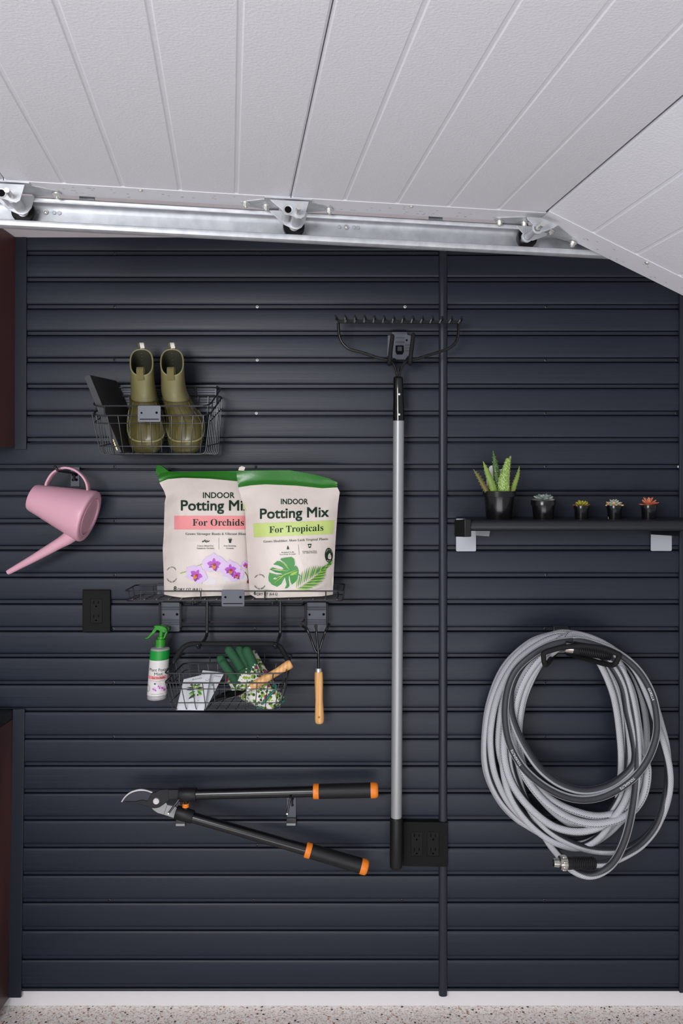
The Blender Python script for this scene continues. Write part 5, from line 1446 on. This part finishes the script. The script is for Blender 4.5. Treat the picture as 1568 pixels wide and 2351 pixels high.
# ------------------------------------------------------------------ garden hose on its hanger
def m_hose():
    m = mat('braided_hose', rgb(176, 178, 184), .5); T = NT(m)
    au = T.n('ShaderNodeAttribute', attribute_name='hose_u'); av = T.n('ShaderNodeAttribute', attribute_name='hose_v')
    u, v = au.outputs['Fac'], av.outputs['Fac']
    w1 = T.math('SINE', T.math('MULTIPLY', T.math('ADD', T.math('MULTIPLY', u, 210.0), T.math('MULTIPLY', v, 12.0)), 2 * PI))
    w2 = T.math('SINE', T.math('MULTIPLY', T.math('ADD', T.math('MULTIPLY', u, 420.0), T.math('MULTIPLY', v, -20.0)), 2 * PI))
    h = T.math('ADD', w1, T.math('MULTIPLY', w2, .35))
    weave = T.ramp(T.math('MULTIPLY_ADD', h, .38), [(.0, rgb(92, 94, 102)), (.45, rgb(184, 186, 192)), (1, rgb(206, 207, 212))])
    T.t.nodes[-2].inputs[2].default_value = .5
    for nd in T.t.nodes:
        if nd.type == 'MATH' and nd.operation == 'MULTIPLY_ADD': nd.inputs[2].default_value = .5
    dst = T.math('ABSOLUTE', T.math('SUBTRACT', v, .5))
    stripe = T.math('LESS_THAN', dst, .135)
    edge = T.math('LESS_THAN', T.math('ABSOLUTE', T.math('SUBTRACT', dst, .150)), .012)
    # fine dotted guide lines opposite the stripe
    dl = T.math('LESS_THAN', T.math('ABSOLUTE', T.math('SUBTRACT', v, .045)), .014)
    dots = T.math('GREATER_THAN', T.math('SINE', T.math('MULTIPLY', u, 900.0)), .2)
    c = T.mix(dl, weave, T.mix(dots, rgb(18, 18, 22), rgb(150, 152, 158)))
    c = T.mix(edge, c, rgb(140, 140, 146)); c = T.mix(stripe, c, rgb(38, 40, 47))
    T.l(c, T.b.inputs['Base Color'])
    T.bump(T.math('MULTIPLY', h, T.math('SUBTRACT', 1.0, stripe)), .35, .0006)
    return m
HOSE = m_hose()
cH = lambda x, y: (1090 + x / 3.28, 1420 + y / 3.28)
# loops as photo points (crop), depth, turn of the dark stripe (degrees: 0 faces the room, 90 faces outwards)
LOOPS = [
 ([(700,118),(900,165),(1060,270),(1210,480),(1285,780),(1275,1080),(1215,1340),(1080,1540),(880,1650),(660,1660),(480,1590),(330,1515),(190,1370),(92,1160),(76,930),(112,640),(222,370),(410,188),(590,124)], .036, 25),
 # rear, hanging lowest on the left
 ([(700,112),(880,150),(1050,250),(1200,460),(1275,760),(1262,1050),(1200,1330),(1060,1560),(850,1700),(640,1690),(470,1600),(320,1500),(180,1340),(100,1150),(82,930),(120,650),(235,380),(420,195),(600,128)], .050, 70),
 ([(720,126),(880,170),(1020,290),(1150,520),(1215,800),(1225,1080),(1150,1380),(990,1590),(800,1690),(620,1665),(440,1560),(270,1400),(165,1200),(125,1000),(128,800),(185,560),(310,335),(480,200),(620,142)], .062, 100),
 ([(730,150),(870,205),(980,330),(1085,560),(1125,850),(1130,1120),(1085,1400),(940,1570),(760,1590),(600,1560),(420,1430),(265,1230),(190,1010),(190,800),(235,570),(350,365),(500,235),(640,168)], .076, 110),
 ([(740,170),(860,240),(950,360),(1040,580),(1085,850),(1098,1120),(1060,1420),(960,1620),(800,1720),(620,1690),(440,1570),(290,1380),(220,1160),(215,900),(255,640),(365,420),(510,275),(640,195)], .088, 95),
 ([(745,135),(900,190),(1040,300),(1170,520),(1225,780),(1250,1040),(1230,1260),(1130,1430),(940,1490),(720,1440),(540,1340),(400,1190),(320,1000),(325,800),(370,560),(470,360),(600,240),(680,180)], .100, 150),
 ([(745,160),(890,215),(1010,330),(1130,560),(1185,800),(1240,1000),(1300,1130),(1270,1330),(1150,1480),(940,1545),(730,1510),(530,1380),(380,1190),(300,980),(290,760),(345,520),(450,340),(580,215),(660,160)], .114, 140),
 # outer loop on the right, ends in the lower fitting
 ([(740,120),(900,160),(1060,250),(1200,390),(1300,600),(1360,780),(1415,930),(1462,1130),(1460,1310),(1400,1500),(1290,1650),(1120,1740),(900,1745),(700,1680),(520,1560),(370,1360),(280,1130),(262,900),(300,640),(400,400),(540,250),(660,185)], .094, 80),
 ([(742,148),(880,200),(1000,310),(1120,560),(1160,820),(1180,1080),(1150,1330),(1020,1520),(820,1600),(610,1570),(430,1440),(290,1260),(225,1060),(225,820),(270,590),(370,385),(500,250),(630,178)], .108, 120),
 # two front loops with the dark stripe in view
 ([(760,205),(900,250),(1010,330),(1110,500),(1150,700),(1190,880),(1210,1040),(1170,1140),(1020,1255),(830,1298),(650,1250),(500,1140),(390,990),(310,830),(268,680),(275,520),(350,360),(470,250),(600,190)], .132, 40),
 ([(770,165),(930,200),(1090,270),(1230,390),(1330,560),(1370,740),(1362,900),(1290,1080),(1160,1230),(960,1340),(760,1358),(560,1285),(380,1140),(270,960),(228,760),(240,560),(300,400),(420,280),(560,200),(700,168)], .146, 4),
]
path = []
# start fitting lies along the hanger
path += [(*cH(1010, 262), .150, 60), (*cH(1060, 300), .140, 60), (*cH(1120, 420), .120, 70), (*cH(1150, 700), .110, 80), (*cH(1150, 1150), .105, 90), (*cH(1000, 1480), .10, 90), (*cH(760, 1560), .098, 90), (*cH(480, 1330), .098, 90), (*cH(345, 1000), .098, 90), (*cH(360, 650), .10, 90), (*cH(480, 360), .10, 90), (*cH(620, 200), .085, 80)]
for pts, d, ang in LOOPS:
    n = len(pts)
    for i, (x, y) in enumerate(pts):
        sag = .018 * math.sin(PI * i / n)      # lower part swings forward a little
        path.append((*cH(x, y), d + sag - .004, ang + 18 * math.sin(2 * PI * i / n)))
# last turn: down to the bottom and round to the lower fitting
path += [(*cH(790, 170), .128, 20), (*cH(960, 240), .13, 30), (*cH(1110, 400), .135, 60), (*cH(1190, 650), .14, 70), (*cH(1225, 950), .145, 60), (*cH(1215, 1250), .155, 40), (*cH(1160, 1560), .16, 20), (*cH(1090, 1760), .16, 25), (*cH(1000, 1880), .155, 40), (*cH(870, 1935), .15, 60), (*cH(740, 1895), .135, 80),
         (*cH(640, 1790), .105, 90), (*cH(560, 1690), .085, 90), (*cH(490, 1570), .080, 90), (*cH(400, 1400), .082, 90), (*cH(330, 1180), .085, 90), (*cH(318, 900), .085, 90), (*cH(370, 600), .085, 90), (*cH(500, 340), .085, 90), (*cH(640, 160), .075, 90), (*cH(800, 140), .07, 90), (*cH(1000, 210), .07, 90), (*cH(1200, 370), .075, 90), (*cH(1320, 560), .08, 80), (*cH(1400, 800), .085, 70), (*cH(1445, 1000), .09, 70), (*cH(1452, 1250), .10, 60), (*cH(1390, 1520), .11, 50), (*cH(1270, 1690), .12, 50), (*cH(1120, 1790), .13, 60), (*cH(990, 1838), .14, 70), (*cH(900, 1848), .148, 80), (*cH(800, 1838), .152, 80)]
fine = crom(path, 12)
RH = .0104
HP = [P(q[0], q[1], q[2]) for q in fine]; HA = [math.radians(q[3]) for q in fine]
HS = [0.0]
for a, b in zip(HP, HP[1:]): HS.append(HS[-1] + (b - a).length)
NH = 20
frm = []
for i, p in enumerate(HP):
    tn = (HP[min(i + 1, len(HP) - 1)] - HP[max(i - 1, 0)]).normalized(); N_ = Vector((0, -1, 0)); N_ = (N_ - tn * N_.dot(tn)).normalized(); frm.append((tn, N_, tn.cross(N_)))
hc = P(1315, 1720, .1)
def hose_pt(i, phi, r=RH):
    """phi 0 = middle of the dark stripe"""
    tn, N_, B_ = frm[i]; a = HA[i] + phi
    return HP[i] + N_ * (r * math.cos(a)) + B_ * (r * math.sin(a))
t = thing('garden_hose', 'coiled grey braided garden hose with a dark stripe hanging from the hose hanger', 'garden hose', P(1320, 2011, .12))
mb = MB(); us, vs2 = [], []
for i in range(len(HP)):
    for k in range(NH + 1):
        f = k / NH; mb.v.append(hose_pt(i, 2 * PI * (f - .5))); us.append(HS[i]); vs2.append(f)
w = NH + 1
for i in range(len(HP) - 1):
    for k in range(NH): mb.f.append([i * w + k, i * w + k + 1, (i + 1) * w + k + 1, (i + 1) * w + k]); mb.m.append(0)
mb.at = {'hose_u': us, 'hose_v': vs2}
# lettering printed on the stripe
HINK = mat('hose_white_ink', rgb(196, 198, 204), .5)
hose_o = None
def hose_text(mb, body, px, py, cap, rev=False, lo=0):
    x, y = cH(px, py); i0 = min(range(lo, len(fine)), key=lambda i: (fine[i][0] - x) ** 2 + (fine[i][1] - y) ** 2)
    vs_, fs = text2d(body, .02); L = max(v[0] for v in vs_); sc = cap / .7; out = []
    for a, b in vs_:
        s_ = HS[i0] + (a - L / 2) * sc * (-1 if rev else 1); i = max(range(max(i0 - 40, 0), min(i0 + 40, len(HS))), key=lambda q: -abs(HS[q] - s_))
        tn, N_, B_ = frm[i]; phi = (b - .35) * sc / RH * (1 if rev else -1)
        ang = HA[i] - round(HA[i] / (2 * PI)) * 2 * PI
        p = hose_pt(i, phi, RH + .0004) + tn * (s_ - HS[i]); out.append(p)
    mb.add(out, fs, 0)
front0 = int(len(fine) * .0)
idx = [i for i, q in enumerate(fine) if abs(q[2] - .15) < .03]
start = next(i for i in range(len(path)) if abs(path[i][2] - (.146 - .004)) < 1e-6 and path[i][3] <= 4.001) * 12
hose_o = mb.build('hose_tube', HOSE, t, sharp=180)
for w_, x_, y_ in (('GORILLA', 1335, 560), ('TOUGHLITE', 1150, 1240), ('TOUGHLITE', 300, 1035)):
    mbt = MB(); hose_text(mbt, w_, x_, y_, .0062, False, start - 10); mbt.build('hose_lettering', HINK, hose_o)
STEEL = mat('polished_coupling', rgb(198, 196, 190), .22, 1.)
# start fitting behind the hanger bar
def fitting(a, b, steel_len, kind):
    """a = open end, b = where the hose enters"""
    ax_ = (b - a).normalized(); L = (b - a).length
    mb = MB(); mb.lathe([(.006, .004), (.0125, 0), (.0155, .0015), (.0165, .004), (.0165, steel_len), (.0135, steel_len + .001)] if kind else
                        [(.0085, .004), (.0085, 0), (.0108, .0006), (.0112, .006), (.0118, .0065), (.0122, .014), (.0108, .0145), (.0128, .016), (.0180, .0175), (.0182, .020), (.0172, .021), (.0178, .026), (.0176, steel_len), (.0150, steel_len + .001)], a, ax_, 36)
    o = mb.build('coupling', STEEL, t)
    if not kind:
        mb = MB(); mb.lathe([(.0086, .003), (0, .003)], a, ax_, 24); mb.build('bore', DARK, o)
    mb = MB(); prof = [(.0130, steel_len), (.0165, steel_len + .001), (.0165, steel_len + .012), (.0150, steel_len + .016)]
    h = steel_len + .016
    while h < L - .004:
        prof += [(.0160, h + .0008), (.0160, h + .0030), (.0140, h + .0036), (.0140, h + .0046)]; h += .0050
    prof += [(.0148, L - .003), (.0135, L), (.0105, L)]
    mb.lathe(prof, a, ax_, 32); mb.build('strain_relief', RUBBER, t, sharp=30)
    return o
fitting(P(*cH(672, 212), .158), P(*cH(1030, 272), .152), .022, 1)
lf = fitting(P(*cH(590, 1840), .160), P(*cH(905, 1840), .150), .036, 0)
mb = MB(); a = P(*cH(590, 1840), .160); ax_ = (P(*cH(905, 1840), .150) - a).normalized(); uu = ax_.orthogonal().normalized(); ww = ax_.cross(uu)
for k in range(8):
    an = 2 * PI * k / 8 + .3; c = a + ax_ * .029 + (uu * math.cos(an) + ww * math.sin(an)) * .0168
    mb.capsule(c - ax_ * .0035, c + ax_ * .0035, .0034, n=10, k=4)
mb.build('coupling_grip', STEEL, lf)
# hanger
t = thing('hose_hanger', 'black coated hose hanger with a curved bar in front of the coiled hose', 'hose hanger', P(1330, 1530, .1))
mb = MB(); mb.prism(quad([(1271, 1439), (1305, 1439), (1305, 1500), (1271, 1500)], .012), (0, .010, 0)); mb.build('back_plate', BLK, t, bevel=.001)
mb = MB(); mb.span(P(1268, 1437.2, .002), P(1304.5, 1439.5, .018)); mb.span(P(1272.5, 1443, .010), P(1308, 1446, .022)); mb.build('plate_lip', GUN, t)
pp = rounded([P(1274, 1500, .018), P(1258, 1522, .170), P(1250.5, 1529, .196), P(1246.5, 1500, .204), P(1258, 1495, .206), P(1290, 1486, .206), P(1338, 1482, .206), P(1385, 1488, .206), P(1416, 1500, .205), P(1423, 1503, .204), P(1411.5, 1528, .196), P(1390, 1525, .16), P(1303, 1500, .018)], .016, False, 6)
mb = MB(); mb.tube(pp, .0068, 16); mb.build('bar', FOAM, t)

# ------------------------------------------------------------------ loppers on two hooks
ORANGE = mat('orange_plastic', rgb(228, 124, 26), .4); MBLK = mat('matte_black_plastic', rgb(17, 18, 20), .5, 0, .35); TUBEB = mat('satin_black_tube', rgb(12, 12, 14), .22)
BLADE = mat('dark_coated_blade', rgb(52, 54, 64), .4, .3); EDGE = mat('ground_steel_edge', rgb(206, 206, 208), .3, .8); BODYB = bumpy(mat('black_cast_body', rgb(22, 23, 26), .55, 0, .4), 500, .2); FORGED = bumpy(mat('grey_forged_steel', rgb(150, 151, 152), .45, .3), 500, .15)
cl = lambda x, y: (270 + x / 7.467, 1790 + y / 7.467)
dl_ = .075
t = thing('loppers', 'long black loppers with orange ends resting open on two wall hooks', 'loppers', P(560, 2006, dl_))
def arm(pA, pB, pC, pD, pE, off, nm):
    """ferrule start, ferrule end, grip start, cap start, cap end"""
    A, B, C, D_, E_ = [P(*q, dl_ + off) for q in (pA, pB, pC, pD, pE)]; u_ = S(dl_ + off); ax_ = (E_ - A).normalized()
    mb = MB(); mb.cyl(B - ax_ * .01, C + ax_ * .005, 11.6 * u_, 12.2 * u_, 32); tb = mb.build('handle_tube', TUBEB, t)
    L = (B - A).length; mb = MB(); mb.lathe([(0, 0), (14.5 * u_, 0), (15.5 * u_, .002), (15.0 * u_, L - .002), (14 * u_, L), (11.5 * u_, L)], A, ax_, 28); mb.build('ferrule', MBLK, t)
    mb = MB(); mb.lathe([(12 * u_, -.002), (16.6 * u_, -.001), (17 * u_, .001), (17 * u_, .013), (16.4 * u_, .0142), (12 * u_, .0142)], C, ax_, 32); mb.build('grip_collar', ORANGE, t)
    L = (D_ - C).length; mb = MB(); mb.lathe([(12 * u_, .0142), (16.2 * u_, .0145), (16.4 * u_, L * .3), (16.8 * u_, L), (12 * u_, L)], C, ax_, 32); mb.build('grip', MBLK, t)
    L = (E_ - D_).length; mb = MB(); mb.lathe([(12 * u_, 0), (17.3 * u_, 0), (17.4 * u_, L * .55), (16.4 * u_, L * .8), (13.5 * u_, L * .95), (9 * u_, L), (0, L)], D_, ax_, 32); mb.build('end_cap', ORANGE, t)
arm((411, 1824.5), (451, 1823.6), (720.5, 1817), (851, 1814.6), (868.5, 1814.2), .006, 'upper')
arm((404, 1864.5), (443, 1877), (702.5, 1951), (828, 1988), (845, 1992.8), .0, 'lower')
tr = lambda pts, d: [P(*cl(x, y), d) for x, y in pts]
mb = MB(); mb.prism(tr(crom([(62, 382), (120, 300), (200, 228), (290, 188), (400, 170), (500, 185), (590, 215), (622, 230)], 5) + [(582, 300), (500, 372), (420, 355), (340, 362), (280, 382), (180, 385), (95, 380)], dl_ + .006), (0, .004, 0))
bl_ = mb.build('blade', BLADE, t, bevel=.0004)
mb = MB(); mb.prism(tr(crom([(75, 388), (130, 310), (210, 243), (300, 206), (400, 192), (500, 200), (575, 226), (622, 232)], 5) + crom([(622, 231), (590, 212), (500, 181), (400, 165), (290, 183), (196, 224), (115, 297), (58, 380)], 5), dl_ + .0066), (0, .005, 0)); mb.build('cutting_edge', EDGE, bl_)
mb = MB(); mb.prism(tr([(100, 380), (300, 382), (420, 352), (505, 374), (582, 232), (640, 222), (720, 178), (860, 170), (1045, 170), (1060, 190), (1050, 325), (1040, 340), (890, 340), (850, 375), (790, 420), (700, 478), (630, 492), (575, 485), (420, 430), (240, 398)], dl_ + .010), (0, .008, 0))
hb_ = mb.build('blade_carrier', BODYB, t, bevel=.0012)
mb = MB(); mb.prism(tr([(862, 178), (1045, 178), (1050, 325), (880, 335), (868, 300)], dl_ + .0128), (0, .004, 0)); mb.build('carrier_boss', BODYB, hb_, bevel=.001)
mb = MB(); c = P(*cl(662, 368), dl_ + .010)
mb.lathe([(0, .0030), (.0078, .0028), (.0094, .0012), (.0098, -.001)], c, (0, -1, 0), 32)
mb.prism([c + Vector((.0062 * math.cos(k * PI / 3 + .3), -.0036, .0062 * math.sin(k * PI / 3 + .3))) for k in range(6)], (0, .002, 0)); mb.build('pivot_bolt', EDGE, t)
mb = MB(); mb.prism(tr([(582, 486), (640, 490), (710, 475), (790, 420), (828, 390), (852, 440), (945, 455), (1000, 470), (1028, 505), (1015, 560), (985, 655), (960, 660), (860, 625), (680, 570), (610, 520)], dl_ + .003), (0, .006, 0)); fg = mb.build('hook_jaw', FORGED, t, bevel=.0008)
mb = MB(); mb.prism(tr([(842, 440), (846, 441), (793, 606), (789, 605)], dl_ + .0036), (0, .001, 0)); mb.build('jaw_groove', DARK, fg)
mb = MB(); mb.cyl(P(*cl(1172, 350), dl_ + .003), P(*cl(1172, 540), dl_ + .001), .0060, n=20); bp = mb.build('bumper', MBLK, t)
a = P(*cl(1168, 405), dl_ + .003); b = P(*cl(1166, 472), dl_ + .003); L = (b - a).length
mb = MB(); mb.lathe([(.006, 0), (.0090, .0005), (.0092, L * .45), (.0082, L * .5), (.0092, L * .55), (.0090, L - .0005), (.006, L)], a, b - a, 24); mb.build('bumper_ring', ORANGE, bp)
# hooks that carry the loppers
def lop_hook(label, x0, x1, ybot, rod):
    t = thing('wall_hook', label, 'hook', P((x0 + x1) / 2, ybot, .02))
    mb = MB(); mb.prism(quad([(x0, ybot - 64), (x1, ybot - 64), (x1, ybot - 16), (x0, ybot - 16)], .0045), (0, .0045, 0)); mb.build('back_plate', GUN, t, bevel=.0006)
    mb = MB(); mb.prism(quad([(x0 - .5, ybot - 16.5), (x1 + .3, ybot - 16.5), (x1, ybot), (x0 - 1, ybot)], .012), (0, .012, 0)); lp = mb.build('plate_foot', BLK, t, bevel=.0006)
    mb = MB(); mb.prism(quad([(x0 - .7, ybot - 5), (x1 - 1, ybot - 5), (x1 - 1.3, ybot), (x0 - .7, ybot)], .0126), (0, .002, 0)); mb.build('foot_edge', FORGED, lp)
    mb = MB(); mb.tube(rounded([P(*q) for q in rod], .006, False, 5), .0030, 12); mb.ball(P(*rod[-1]), .0031, n=12, m=8); r_ = mb.build('rod', BLK, t)
    p = P(*rod[-1]); q = P(*rod[-2]); dr = (p - q).normalized(); mb = MB(); mb.lathe([(0, .0036), (.0022, .0034), (.0026, .002)], p, Vector((0, -1, 0)), 14); mb.build('rod_end', SILVER, r_)
    return t
lop_hook('black wall hook under the jaws of the loppers', 404.5, 425, 1896.5, [(417, 1858, .006), (416, 1838, .008), (412.5, 1833.5, .012), (412, 1834, .100), (387, 1867, .108)])
h2 = lop_hook('black wall hook under the upper handle of the loppers', 658.5, 679.5, 1895.5, [(670.5, 1850, .006), (670, 1836, .008), (669, 1829, .012), (667, 1831, .104), (659.3, 1868, .112)])
mb = MB(); mb.cyl(P(671.3, 1832, .007), P(671.2, 1851, .007), .0020, n=10)
for x, y in ((673, 1834), (672.5, 1848), (664, 1838)): mb.lathe([(0, .0004), (.0024, .0004), (.0024, -.001)], P(x, y, .0047), (0, -1, 0), 10)
mb.build('slot', DARK, h2)

# ------------------------------------------------------------------ outlets
OUTB = mat('flat_black_outlet', rgb(21, 21, 21), .6, 0, .12); OUTB2 = mat('flat_black_device', rgb(22, 22, 22), .55, 0, .14)
def outlet(label, q, cols, skew=0, d=.010):
    x0, y0, x1, y1 = q
    t = thing('electrical_outlet', label, 'outlet', P((x0 + x1) / 2, y1, 0))
    mb = MB(); mb.prism(rounded(quad([(x0, y0), (x1, y0 + skew), (x1, y1 + skew), (x0, y1)], d), .003, True, 3), (0, d + .001, 0)); pl_ = mb.build('cover_plate', OUTB, t, bevel=.0022, bseg=3)
    for cx in cols:
        w, h = 13.2, 27.5; cy = (y0 + y1) / 2
        mb = MB(); mb.prism(quad([(cx - w - .7, cy - h - .7), (cx + w + .7, cy - h - .7), (cx + w + .7, cy + h + .7), (cx - w - .7, cy + h + .7)], d + .0001), (0, .001, 0)); mb.build('device_gap', DARK, pl_)
        mb = MB(); mb.prism(rounded(quad([(cx - w, cy - h), (cx + w, cy - h), (cx + w, cy + h), (cx - w, cy + h)], d + .0006), .0015, True, 3), (0, .002, 0)); dv = mb.build('receptacle', OUTB2, t, bevel=.0004)
        mb = MB()
        for k in (-1, 1):
            yy = cy + k * 16 - 4
            for sx, hh in ((-5.5, 3.8), (5.0, 3.0)): mb.prism(quad([(cx + sx - .8, yy - hh), (cx + sx + .8, yy - hh), (cx + sx + .8, yy + hh), (cx + sx - .8, yy + hh)], d + .0008), (0, .001, 0))
            mb.lathe([(0, .0002), (.0025, .0002), (.0025, -.001)], P(cx - .2, yy + 9.5, d + .0006), (0, -1, 0), 14)
        mb.build('socket_holes', mat('socket_black', rgb(2, 2, 3), .9, 0, .05), dv)
    mb = MB()
    for cx in cols:
        for yy in (y0 + 8.5, y1 - 8.5): mb.lathe([(0, .0006), (.0026, .0004), (.003, 0)], P(cx, yy, d), (0, -1, 0), 14)
    mb.build('cover_screw', OUTB2, pl_)
outlet('single black electrical outlet at the left below the watering can', (188.8, 1354.5, 253, 1451), [221])
outlet('double black electrical outlet beside the foot of the rake pole', (925, 1887, 1028.5, 1989), [957, 994.5], 1.5, .0145)
